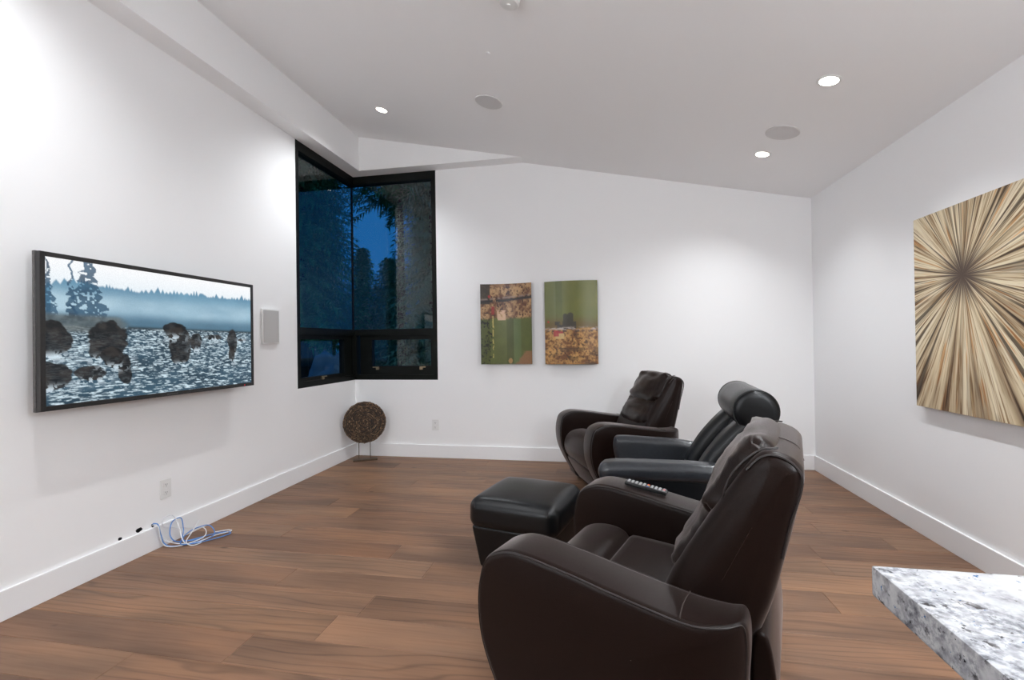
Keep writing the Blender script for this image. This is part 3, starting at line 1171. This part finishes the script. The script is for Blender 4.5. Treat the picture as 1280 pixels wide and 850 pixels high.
def art_two(u, v):
    n = lambda sx, sy, s, o=4: fbm(u * sx, v * sy, s, o)
    green = lerp(srgb(92, 98, 40), srgb(120, 120, 56), n(4, 4, 53))
    green = lerp(green, srgb(112, 118, 78), (u < .22) * .6)
    green = lerp(green, srgb(76, 88, 24), ((u > .22) & (u < .34)) * .7)
    img = green
    img = lerp(img, srgb(104, 74, 36), sstep(.38, .56, v + .06 * (n(6, 6, 57) - .5)) * .75)
    gold = lerp(srgb(112, 70, 36), srgb(196, 148, 86), sstep(.34, .64, .5 * n(7, 12, 61) + .5 * n(28, 44, 62)))
    gold = lerp(gold, srgb(60, 36, 22), sstep(.58, .68, n(36, 46, 63)) * .8)
    img = lerp(img, gold, sstep(-.015, .015, v - .57 - .02 * (n(8, 2, 67) - .5)))
    blk = ((np.abs(u - .45) < .10 + .05 * (n(12, 12, 71) - .5)) & (v > .40 + .06 * (n(14, 1, 73) - .5)) & (v < .58)) | ((np.abs(u - .40) < .20) & (v > .49) & (v < .57) & (n(14, 14, 75) > .4))
    img = lerp(img, srgb(46, 42, 38), blk * .88)
    ln = np.exp(-((v - .575 - .02 * (n(10, 2, 77) - .5)) / .016) ** 2)
    img = lerp(img, srgb(196, 184, 178), ln * sstep(.40, .62, n(13, 70, 79)) * .9)
    img = lerp(img, srgb(52, 40, 44), np.exp(-((v - .60) / .014) ** 2) * (n(18, 12, 81) > .5) * .8)
    img = lerp(img, srgb(206, 176, 120), ((np.abs(u - .29) < .085) & (np.abs(v - .665) < .033)) * .85)
    img = lerp(img, srgb(160, 34, 54), (((np.abs(u - .22) < .05) & (np.abs(v - .63) < .035)) | ((np.abs(u - .29) < .06) & (np.abs(v - .617) < .012))) * .85)
    img = lerp(img, srgb(190, 38, 44), (((u - .07) / .018) ** 2 + ((v - .49) / .012) ** 2 < 1) * .9)
    img = lerp(img, srgb(60, 42, 30), sstep(.55, .63, n(5, 16, 83)) * (v > .80) * .6)
    return img


panel_art('abstract_panel', -1.006, .568, 1.062, .885, lambda t: .030 + .046 * t * t, art_one,
          'bowed abstract panel, brown above and green below')
panel_art('abstract_panel', -0.300, .566, 1.058, .893, lambda t: .072 - .038 * t * t, art_two,
          'bowed abstract panel, olive green above and gold brown below')

sb = empty('sunburst_canvas', (XR, 3.10, 0.851), label='large square canvas with brown and cream rays bursting outward', cat='painting')
face = MB().box(-.041, -.0385, -.80, .412, -.797, .414)
fo = face.build('painted_face', MATS['sunburst_paint'], sb, loc=(0, 0, .80 - .003))
MB().box(-.0384, 0, -.80, .412, 0, 1.211).build('stretcher_frame', MATS['burst_edge'], sb)

# ================================================================== WOVEN DISC ON STAND
dl = empty('woven_disc_sculpture', (-2.610, 4.885, 0), math.atan2(.50, .84), label='round woven twig disc on a thin metal stand', cat='sculpture')
tw = MB()
rr_ = random.Random(3)
DC = 0.425
RAD = 0.232
for ring_i in range(12):
    r0 = 0.010 + ring_i * (RAD - 0.018) / 11
    cnt = max(6, int(2 * PI * r0 / 0.020))
    for lay in (-1, 1, 0):
        for k in range(cnt):
            a = 2 * PI * (k + rr_.random()) / cnt
            L_ = rr_.uniform(.035, .075)
            da = L_ / max(r0, .03) / 2
            p = []
            rj = r0 + rr_.uniform(-.005, .005)
            for s in (-1, 0, 1):
                aa = a + da * s
                rj2 = rj + s * rr_.uniform(-.006, .006)
                p.append((rj2 * math.cos(aa), lay * .012 + (.007 if ring_i % 2 else -.004) * lay + rr_.uniform(-.004, .004) - (.004 if s == 0 else 0) * lay, DC + rj2 * math.sin(aa)))
            tw.tube(p, rr_.uniform(.003, .0058), n=4)
tw.build('woven_disc', MATS['twig'], dl)
bk = MB().lathe([(RAD - .012, -.006), (RAD - .012, .006)], 28, Matrix.Translation((0, 0, DC)) @ Matrix.Rotation(PI / 2, 4, 'X'))
bk.build('core', MATS['piping_leather'], dl)
for sx in (-.066, .056):
    MB().cyl((sx, -.022, .014), (sx, -.022, .40), .0042, n=8).build('rod', MATS['rod_metal'], dl)
MB().box(-.13, .13, -.045, .030, 0, .018).build('base_plate', MATS['base_wood'], dl, bevel=.002)


# ================================================================== CABLES
def cable(pts, r, mat, label, per=8):
    mb = MB()
    pts = [(p[0], 2.544 + (p[1] - 2.544) * .72, p[2]) for p in pts]
    mb.tube(catmull(pts, per, closed=False), r, 8)
    o = mb.build('loose_cable', MATS[mat], None, smooth=60)
    tag(o, label, 'cable', 'loose network cables by the baseboard')


hx = XL - .03
cable([(hx, 2.544, .158), (XL + .03, 2.55, .165), (XL + .045, 2.56, .10), (XL + .05, 2.59, .03), (XL + .10, 2.62, .006), (XL + .19, 2.72, .006), (XL + .24, 2.86, .02), (XL + .17, 2.90, .07),
       (XL + .09, 2.80, .05), (XL + .12, 2.66, .012), (XL + .22, 2.70, .012), (XL + .30, 2.90, .006), (XL + .29, 2.98, .006), (XL + .22, 2.92, .012), (XL + .10, 2.70, .012), (XL + .06, 2.64, .06), (XL + .04, 2.68, .14), (XL + .05, 2.76, .15),
       (XL + .07, 2.76, .08), (XL + .12, 2.70, .02), (XL + .20, 2.80, .014)], .0033, 'cable_blue', 'blue network cable coiled on the floor by the baseboard')
cable([(hx, 2.540, .153), (XL + .035, 2.545, .155), (XL + .05, 2.55, .09), (XL + .06, 2.58, .02), (XL + .13, 2.64, .005), (XL + .20, 2.80, .02), (XL + .13, 2.90, .05), (XL + .06, 2.78, .08), (XL + .03, 2.62, .13),
       (XL + .035, 2.60, .18), (XL + .04, 2.68, .19), (XL + .06, 2.72, .12), (XL + .13, 2.68, .02), (XL + .20, 2.70, .008), (XL + .24, 2.86, .014), (XL + .28, 3.00, .006), (XL + .25, 3.02, .008), (XL + .20, 2.92, .018)],
      .0030, 'cable_white', 'white cable looping up against the baseboard')
cable([(hx, 2.548, .160), (XL + .028, 2.555, .158), (XL + .04, 2.57, .11), (XL + .045, 2.60, .05), (XL + .09, 2.66, .012), (XL + .17, 2.70, .005), (XL + .23, 2.74, .006), (XL + .21, 2.66, .006), (XL + .15, 2.68, .020), (XL + .12, 2.78, .05), (XL + .10, 2.90, .10)],
      .0030, 'cable_white', 'short white cable with its free end sticking up')


# ================================================================== RECLINERS
def arm_profile():
    return [(.268, .650), (.343, .640), (.402, .602), (.428, .522), (.433, .430), (.417, .329), (.370, .218), (.305, .10), (.262, .035), (.10, .03), (-.12, .03), (-.30, .035),
            (-.335, .20), (-.351, .40), (-.357, .52), (-.345, .578), (-.300, .577), (-.210, .580), (-.03, .606), (.123, .632)]


def wrinkle(seed, amp, sc=9.0):
    def f(p, q):
        a = np.array
        w = fbm(a([p.y * sc + 5]), a([p.x * sc * .6 + p.z * sc * .6 + 7]), seed, 3)[0] - .5
        return p * (1 + amp * w / max(.02, p.length) * .6)
    return f


def arm_taper(x, y, s):
    """the arm's outer face curves inward at its back end"""
    k = min(1.0, max(0.0, (-.19 - x) / .168))
    return y - s * (abs(y) - .300) / .175 * .085 * k ** 2.2


def brown_recliner(loc, rz, label):
    R_ = empty('brown_recliner', loc, rz, label=label, cat='recliner', group='brown leather recliners')
    BL, BS, PP = MATS['brown_leather'], MATS['brown_leather_soft'], MATS['piping_leather']
    prof = arm_profile()
    for s in (1, -1):
        y0, y1 = (.300, .475) if s > 0 else (-.475, -.300)
        arm = link_obj('armrest', slab_mesh(prof, y0, y1, .022, 5, 6, .012), BL, R_, smooth=50)
        for v in arm.data.vertices:
            v.co.y = arm_taper(v.co.x, v.co.y, s)
        pts = catmull(prof, 6)
        for yy, ins in ((y0, .004), (y1, .004)):
            c_ = [(p[0], yy + (.004 if yy == y0 else -.004), p[1]) for p in pts]
            # piping follows the rounded edge
            cen = np.mean(pts, axis=0)
            c_ = []
            P = np.array(pts)
            tan = np.roll(P, -1, 0) - np.roll(P, 1, 0)
            tan /= np.linalg.norm(tan, axis=1)[:, None]
            nor = np.stack([tan[:, 1], -tan[:, 0]], 1)
            area = 0.5 * np.sum(P[:, 0] * np.roll(P[:, 1], -1) - np.roll(P[:, 0], -1) * P[:, 1])
            if area < 0:
                nor = -nor
            for p, nn in zip(P, nor):
                q = p - nn * .0065
                c_.append((q[0], arm_taper(q[0], yy + (.0065 if yy == y0 else -.0065), s), q[1]))
            MB().tube(c_, .0032, 6, closed=True).build('piping', PP, arm, smooth=60)
        # cross seam near the back of the arm
        yy = np.linspace(y0 + .012, y1 - .012, 8)
        MB().tube([(-.20 + .004 * math.sin(k * .5), v, .5822) for k, v in enumerate(yy)], .0022, 5).build('cross_seam', MATS['thread'], arm, smooth=60)
    # backrest shell: wedge profile leaning back
    bp = [(-.10, .50), (-.125, .58), (-.165, .66), (-.250, .80), (-.335, .935), (-.378, .985), (-.420, .993), (-.468, .972), (-.484, .930), (-.462, .82), (-.432, .69), (-.395, .55), (-.345, .45), (-.25, .40), (-.15, .42)]
    bk_ = link_obj('backrest', slab_mesh(bp, -.292, .292, .045, 6, 6, .012), BL, R_, smooth=50)
    # stitched seams along the shell's top edges
    P = np.array(catmull(bp, 6))
    seg = [p for p in P if p[1] > .60]
    for s in (1, -1):
        c_ = []
        top = catmull([(-.345, .955), (-.385, .994), (-.425, 1.001), (-.470, .978), (-.490, .930), (-.468, .82), (-.440, .70)], 6, closed=False)
        cen = np.array([-.36, .80])
        for p in top:
            d = (np.array(p) - cen)
            d = d / np.linalg.norm(d)
            q = np.array(p) - d * .016
            c_.append((q[0], s * .277, q[1]))
        MB().tube(c_, .0035, 5).build('piping', PP, bk_, smooth=60)
    c_ = [(p[0], .05, p[1] + .0005) for p in catmull([(-.378, .985), (-.420, .9935), (-.468, .9725), (-.4845, .930)], 6, closed=False)]
    MB().tube(c_, .0018, 5).build('cross_seam', MATS['thread'], bk_)

    # head pillow, lumbar pillow: laid on the leaning front of the shell
    lean = math.atan2(.27, .43)

    def pil(name, cx, cz, hx_, hy_, hz_, r_, seed, amp, crown, sag=0.0, tilt=0.0):
        def shp(p, q):
            p = p.copy()
            fall = (1 - q.y * q.y * .9) * (1 - q.z * q.z * .75)
            if p.x > 0:
                p.x += crown * fall
            # pinched corners, gathered creases fanning from the upper corners
            cr = abs(q.y) ** 3 * abs(q.z) ** 3
            p.y *= 1 - .07 * cr
            p.z *= 1 - .10 * cr
            w = fbm(np.array([q.y * 2.3 + q.z * 1.5 + seed]), np.array([q.z * 3.2 - q.y * 1.2 + seed]), seed, 3)[0] - .5
            p.x += amp * w * (1.0 if p.x > 0 else .2)
            p.z -= sag * (1 - q.y * q.y) * (q.z < 0) * abs(q.z)
            return p
        me = cushion_mesh((hx_, hy_, hz_), r_, 18, shp)
        o_ = link_obj(name, me, BS, R_, smooth=60)
        o_.location = (cx, 0, cz)
        o_.rotation_euler = (0, -lean - tilt, 0)
        return o_

    hp = pil('head_pillow', -.325, .890, .045, .255, .145, .043, 5, .030, .022, .015)
    lp = pil('lumbar_pillow', -.222, .680, .045, .270, .125, .043, 8, .024, .020, .012)
    # edge seams on the head pillow ends
    for s in (1, -1):
        MB().tube(catmull([(-.030, s * .246, -.12), (.012, s * .262, -.06), (.030, s * .264, .02), (.012, s * .258, .11), (-.025, s * .240, .145)], 5, closed=False), .003, 5).build('pillow_seam', PP, hp, smooth=60)

    # seat: main cushion, front pad that rolls over the footrest, footrest panel
    def seat_shape(p, q):
        p = p.copy()
        if p.z > 0:
            p.z += .012 * (1 - q.x * q.x) * (1 - q.y * q.y)
        return p

    sc_ = link_obj('seat_cushion', cushion_mesh((.20, .297, .075), .035, 12, seat_shape), BL, R_, smooth=60)
    sc_.location = (-.035, 0, .385)
    sc_.rotation_euler = (0, -.06, 0)
    pad_prof = [(.155, .400), (.160, .455), (.200, .485), (.275, .490), (.345, .470), (.392, .420), (.408, .355), (.392, .285), (.340, .225), (.270, .215), (.20, .26)]
    pad = link_obj('front_pad', slab_mesh(pad_prof, -.297, .297, .03, 5, 5, .004), BL, R_, smooth=60)
    MB().tube([(.160, -.27 + .54 * k / 12, .452) for k in range(13)], .003, 5).build('pad_seam', PP, pad, smooth=60)
    fp = [(.372, .235), (.350, .245), (.27, .22), (.21, .06), (.235, .04), (.262, .045), (.320, .13)]
    link_obj('footrest_panel', slab_mesh(fp, -.296, .296, .018, 4, 5, 0), BL, R_, smooth=60)
    # body under the seat and rear skirt
    MB().box(-.30, .20, -.298, .298, .035, .33).build('seat_box', MATS['black_base'], R_)
    rp = [(-.352, .47), (-.385, .50), (-.405, .44), (-.415, .30), (-.395, .12), (-.375, .035), (-.345, .035), (-.345, .25)]
    link_obj('rear_skirt', slab_mesh(rp, -.285, .285, .012, 3, 5, 0), BL, R_, smooth=60)
    MB().box(-.33, .22, -.44, .44, 0, .036).build('base_plinth', MATS['black_base'], R_)
    return R_


NEAR = brown_recliner((.165, 1.775, 0), math.radians(159.5), 'brown leather recliner with a remote control on its arm')
FAR = brown_recliner((.145, 4.25, 0), math.radians(202), 'brown leather recliner closest to the abstract panels')


def black_recliner(loc, rz):
    R_ = empty('black_recliner', loc, rz, label='black leather recliner with a thick cylindrical head bolster', cat='recliner')
    BL, WR = MATS['black_leather'], MATS['black_leather_worn_sheen']
    # arms: padded roll on an upright side panel, splayed a little
    for s in (1, -1):
        y0, y1 = (.315, .425) if s > 0 else (-.425, -.315)
        ap = [(.355, .57), (.352, .42), (.32, .25), (.27, .09), (.24, .05), (-.25, .05), (-.28, .10), (-.29, .30), (-.28, .50), (-.1, .55), (.15, .58)] if s > 0 else \
             [(.375, .600), (.385, .52), (.36, .40), (.32, .25), (.27, .09), (.24, .05), (-.25, .05), (-.28, .10), (-.29, .30), (-.29, .54), (-.1, .600), (.15, .612), (.32, .615)]
        arm = link_obj('armrest', slab_mesh(ap, y0, y1, .02 if s > 0 else .045, 5, 5, .006), WR if s < 0 else BL, R_, smooth=50)

        def roll(p, q):
            p = p.copy()
            p.z += .012 * (1 - q.x * q.x)
            p.y *= 1 + .12 * (q.x > 0) * q.x
            w = fbm(np.array([p.x * 24 + 9]), np.array([p.y * 24 + p.z * 20 + 9]), 4, 3)[0] - .5
            p.z += .008 * w
            return p

        if s < 0:
            continue          # this arm is one padded panel
        o_ = link_obj('arm_pad', cushion_mesh((.345, .076, .054), .050, 16, roll), WR, R_, smooth=60)
        o_.location = (.065, s * .372, .560)
        o_.rotation_euler = (0, .02, 0)
    # seat
    def seat_shape(p, q):
        p = p.copy()
        if p.z > 0:
            p.z += .02 * (1 - q.x * q.x) * (1 - q.y * q.y)
        if q.x > .6:
            p.z -= .02 * (q.x - .6)
        return p
    st = link_obj('seat_cushion', cushion_mesh((.30, .312, .085), .05, 14, seat_shape), BL, R_, smooth=60)
    st.location = (.045, 0, .36)
    # backrest: swept curved shell with raised side wings
    bp = [(-.12, .36), (-.17, .48), (-.245, .62), (-.345, .76), (-.405, .83), (-.47, .85), (-.50, .80), (-.455, .66), (-.385, .50), (-.30, .36), (-.20, .30)]
    link_obj('backrest', slab_mesh(bp, -.225, .225, .03, 4, 5, .004), BL, R_, smooth=60)
    wp = [(-.085, .42), (-.11, .52), (-.185, .66), (-.300, .80), (-.385, .868), (-.46, .875), (-.505, .82), (-.46, .68), (-.39, .51), (-.30, .37), (-.17, .33)]
    for s in (1, -1):
        y0, y1 = (.150, .318) if s > 0 else (-.318, -.150)
        link_obj('back_wing', slab_mesh(wp, y0, y1, .05, 5, 5, .006), BL, R_, smooth=60)
    # centre welt of the back
    MB().tube(catmull([(-.165, 0, .49), (-.238, 0, .625), (-.335, 0, .765), (-.395, 0, .832)], 5, closed=False), .004, 5).build('centre_seam', MATS['black_base'], R_, smooth=60)
    # head bolster: soft cylinder with piped end caps
    MX = Matrix.Translation((-.435, 0, .905)) @ Matrix.Rotation(PI / 2, 4, 'X')
    pr = [(.075, -.318), (.098, -.314), (.112, -.302), (.117, -.285), (.1185, -.15), (.119, 0), (.1185, .15), (.117, .285), (.112, .302), (.098, .314), (.075, .318), (.02, .320)]
    pr = [(.02, -.320)] + pr
    bo = MB().lathe(pr, 40, MX).build('head_bolster', BL, R_, smooth=60)
    for z in (-.299, .299):
        MB().tube([MX @ Vector((.1145 * math.cos(2 * PI * k / 40), .1145 * math.sin(2 * PI * k / 40), z)) for k in range(40)], .0045, 6, closed=True).build('piping', MATS['black_base'], bo, smooth=60)
    # footrest front and base
    fp = [(.345, .40), (.352, .32), (.33, .22), (.285, .11), (.255, .10), (.20, .2), (.25, .40)]
    link_obj('footrest_panel', slab_mesh(fp, -.312, .312, .02, 4, 5, .0), BL, R_, smooth=60)
    MB().box(-.24, .24, -.312, .312, .05, .30).build('seat_box', MATS['black_base'], R_)
    MB().box(-.22, .22, -.38, .38, 0, .052).build('base_plinth', MATS['black_base'], R_)
    return R_


black_recliner((.43, 3.10, 0), math.radians(174))


# ottoman
ot = empty('ottoman', (-.435, 2.755, 0), math.radians(166), label='low square black leather ottoman beside the recliners', cat='ottoman')


def ott(p, q):
    p = p.copy()
    if p.z > 0:
        p.z += .022 * (1 - q.x ** 2) * (1 - q.y ** 2)
    else:
        p.x *= 1 + .02 * abs(q.z)
    c = (abs(q.x) * abs(q.y)) ** 4
    p.x *= 1 - .03 * c
    p.y *= 1 - .03 * c
    return p


oc = link_obj('cushion_top', cushion_mesh((.272, .262, .085), .06, 16, ott), MATS['black_leather'], ot, smooth=60)
oc.location = (0, 0, .335)
MB().tube(catmull([(.215, -.258, .375), (.225, -.21, .409), (.222, 0, .424), (.225, .21, .409), (.215, .258, .375)], 6, closed=False), .003, 5).build('seam', MATS['piping_leather'], ot, smooth=60)
MB().tube(catmull([(-.215, -.258, .375), (-.225, -.21, .409), (-.222, 0, .424), (-.225, .21, .409), (-.215, .258, .375)], 6, closed=False), .003, 5).build('seam', MATS['piping_leather'], ot, smooth=60)
ob = MB()
b0, b1 = (.215, .205), (.250, .240)
ob.add([(-b0[0], -b0[1], .02), (b0[0], -b0[1], .02), (b0[0], b0[1], .02), (-b0[0], b0[1], .02), (-b1[0], -b1[1], .265), (b1[0], -b1[1], .265), (b1[0], b1[1], .265), (-b1[0], b1[1], .265)],
       [(3, 2, 1, 0), (4, 5, 6, 7), (0, 1, 5, 4), (1, 2, 6, 5), (2, 3, 7, 6), (3, 0, 4, 7)])
ob.build('body', MATS['black_leather'], ot, bevel=.02, segs=4, smooth=40)
for sx in (-.17, .17):
    for sy in (-.16, .16):
        MB().cyl((sx, sy, 0), (sx, sy, .03), .02, n=12).build('foot', MATS['black_base'], ot)

# remote control lying on the far arm of the near recliner
MN = Matrix.Translation(NEAR.location) @ Matrix.Rotation(NEAR.rotation_euler.z, 4, 'Z')
pos = MN @ Vector((.115, -.385, .634))
rc = empty('remote_control', pos, NEAR.rotation_euler.z + math.radians(3), label='slim black remote control on the brown armrest', cat='remote control')
rc.rotation_euler = Euler((0, -math.radians(9), NEAR.rotation_euler.z + math.radians(4)))
MB().box(-.092, .092, -.023, .023, .002, .019).build('body', MATS['remote_black'], rc, bevel=.006)
cols = ['button_grey'] * 30
cols[1] = 'button_red'
cols[13], cols[14] = 'button_yellow', 'button_blue'
cols[12] = 'button_red'
bi = 0
for ix in range(10):
    for iy in range(3):
        x = -.078 + ix * .0172
        MB().box(x - .0045, x + .0045, (iy - 1) * .0125 - .004, (iy - 1) * .0125 + .004, .0185, .0212).build('button', MATS[cols[bi % 30]], rc)
        bi += 1

# ================================================================== GRANITE COUNTER
ct = empty('kitchen_counter', (.75, -.6, 0), label='white granite counter with grey veins and dark flecks', cat='counter')
slab = MB().box(.428 - .75, 1.45 - .75, -1.9 + .6, .858 + .6, .882, .930)
slab.build('granite_top', MATS['granite'], ct, bevel=.004)
MB().box(.80 - .75, 1.45 - .75, -1.85 + .6, .50 + .6, .09, .882).build('cabinet_body', MATS['cabinet_white'], ct)
MB().box(.86 - .75, 1.45 - .75, -1.80 + .6, .44 + .6, 0, .09).build('toe_kick', MATS['black_base'], ct)

# ================================================================== OUTSIDE AT DUSK
GZ = 0.15
g = MB()
g.add([(-40, -20, GZ), (XL - T, -20, GZ), (XL - T, YB + T, GZ), (20, YB + T, GZ), (20, 45, GZ), (-40, 45, GZ), (-40, YB + T, GZ), (XL - T, 45, GZ)], [(0, 1, 2, 6), (6, 2, 7, 5), (2, 3, 4, 7)])
tag(g.build('ground', MATS['soil']), 'dark garden ground outside the corner window', 'ground', kind='structure')


def conifer(loc, h, rad, seed, mat, label, z0=0.08, dens=1.0):
    R_ = empty('conifer', loc, label=label, cat='tree', group='conifers outside the window')
    rg = random.Random(seed)
    MB().cyl((0, 0, -.05), (0, 0, h * .97), h * .008 + .03, .008, n=8).build('trunk', MATS['bark'], R_)
    vs, fs = [], []
    z = h * z0
    while z < h * .985:
        t = (z / h - z0) / (1 - z0)
        L = rad * (1 - t) ** 0.85 + .06
        nb = int(rg.uniform(5, 8) * dens)
        a0 = rg.uniform(0, 2 * PI)
        for k in range(nb):
            a = a0 + 2 * PI * k / nb + rg.uniform(-.25, .25)
            l = L * rg.uniform(.7, 1.12)
            ca, sa = math.cos(a), math.sin(a)
            steps = max(4, int(l / .085))
            for s in range(1, steps + 1):
                f = s / steps
                r = l * f
                zz = z + rg.uniform(-.03, .03) - .30 * l * f * f + .08 * l * f
                px, py = r * ca, r * sa
                w = (.12 + .28 * l * (1 - f)) * rg.uniform(.6, 1.2)
                for side in (-1, 1):
                    # a flat spray of needles angled forward and down
                    fx, fy = ca * .75 - side * sa * .66, sa * .75 + side * ca * .66
                    i = len(vs)
                    tw_ = rg.uniform(.025, .045)
                    vs += [(px - ca * tw_, py - sa * tw_, zz + .012), (px + ca * tw_, py + sa * tw_, zz - .012),
                           (px + fx * w, py + fy * w, zz - w * rg.uniform(.1, .6))]
                    fs.append((i, i + 1, i + 2))
                # hanging twigs
                i = len(vs)
                d_ = rg.uniform(.07, .20)
                ox, oy = rg.uniform(-.05, .05), rg.uniform(-.05, .05)
                vs += [(px - sa * .02, py + ca * .02, zz), (px + sa * .02, py - ca * .02, zz), (px + ox, py + oy, zz - d_)]
                fs.append((i, i + 1, i + 2))
        z += h * .011 * (0.6 + L) / dens * rg.uniform(.8, 1.2) + .02
    mb = MB()
    mb.add(vs, fs)
    o_ = mb.build('foliage', MATS[mat], R_)
    o_['kind'] = 'stuff'
    return R_


conifer((-5.85, 8.5, GZ), 9.0, 1.30, 1, 'needles', 'dense dark conifer filling the window beside the television', 0.15, 2.3)
conifer((-7.5, 11.2, GZ), 9.5, 1.6, 2, 'needles', 'dark conifer standing behind the dense tree', 0.14, 2.0)
conifer((-4.55, 9.7, GZ), 3.1, 1.25, 3, 'needles_pale', 'short pale spruce whose tip reaches below the sky gap', 0.05, 1.25)
conifer((-3.15, 8.6, GZ), 8.0, 1.15, 4, 'needles_pale', 'tall pale spruce on the side of the abstract panels', 0.05, 1.6)
conifer((-6.1, 11.4, GZ), 3.75, 1.1, 5, 'needles', 'low dark conifer behind the short pale spruce', 0.05, 1.3)
conifer((-4.05, 9.2, GZ), 9.5, 1.45, 8, 'needles', 'bare trunked conifer with high branches over the sky gap', 0.44, 2.0)
conifer((-10.9, 15.8, GZ), 11.0, 2.3, 6, 'needles', 'tall dark conifer far behind the dense tree', 0.05, 1.7)
conifer((-4.5, 13.2, GZ), 9.5, 1.5, 7, 'needles', 'tall dark conifer far behind the tall pale spruce', 0.05, 2.0)

bo = MB()
bm = bmesh.new()
bmesh.ops.create_icosphere(bm, subdivisions=4, radius=1.0)
for v in bm.verts:
    w = fbm(np.array([v.co.x * 2.6 + 9]), np.array([v.co.y * 2.6 + v.co.z * 2.3 + 9]), 12, 4)[0] - .5
    v.co = Vector((v.co.x * .52, v.co.y * .42, v.co.z * .60)) * (1 + .8 * w)
me = bpy.data.meshes.new('garden_boulder')
bm.to_mesh(me)
bm.free()
o = link_obj('garden_boulder', me, MATS['boulder'], None, smooth=50, loc=(-4.05, 6.75, GZ + .42))
tag(o, 'rounded bluish boulder on the ground outside the window', 'boulder')

sh = empty('garden_shed', (-8.75, 13.2, GZ), math.radians(33), label='small pale board shed beyond the conifers', cat='shed')
MB().box(-.65, .65, -.4, .4, 0, 1.25).build('wall_boards', MATS['shed_boards'], sh)
MB().add([(-.75, -.5, 1.24), (.75, -.5, 1.24), (.75, .5, 1.24), (-.75, .5, 1.24), (-.75, 0, 1.45), (.75, 0, 1.45)], [(0, 1, 5, 4), (2, 3, 4, 5), (0, 4, 3), (1, 2, 5), (3, 2, 1, 0)]).build('roof', MATS['shed_roof'], sh)
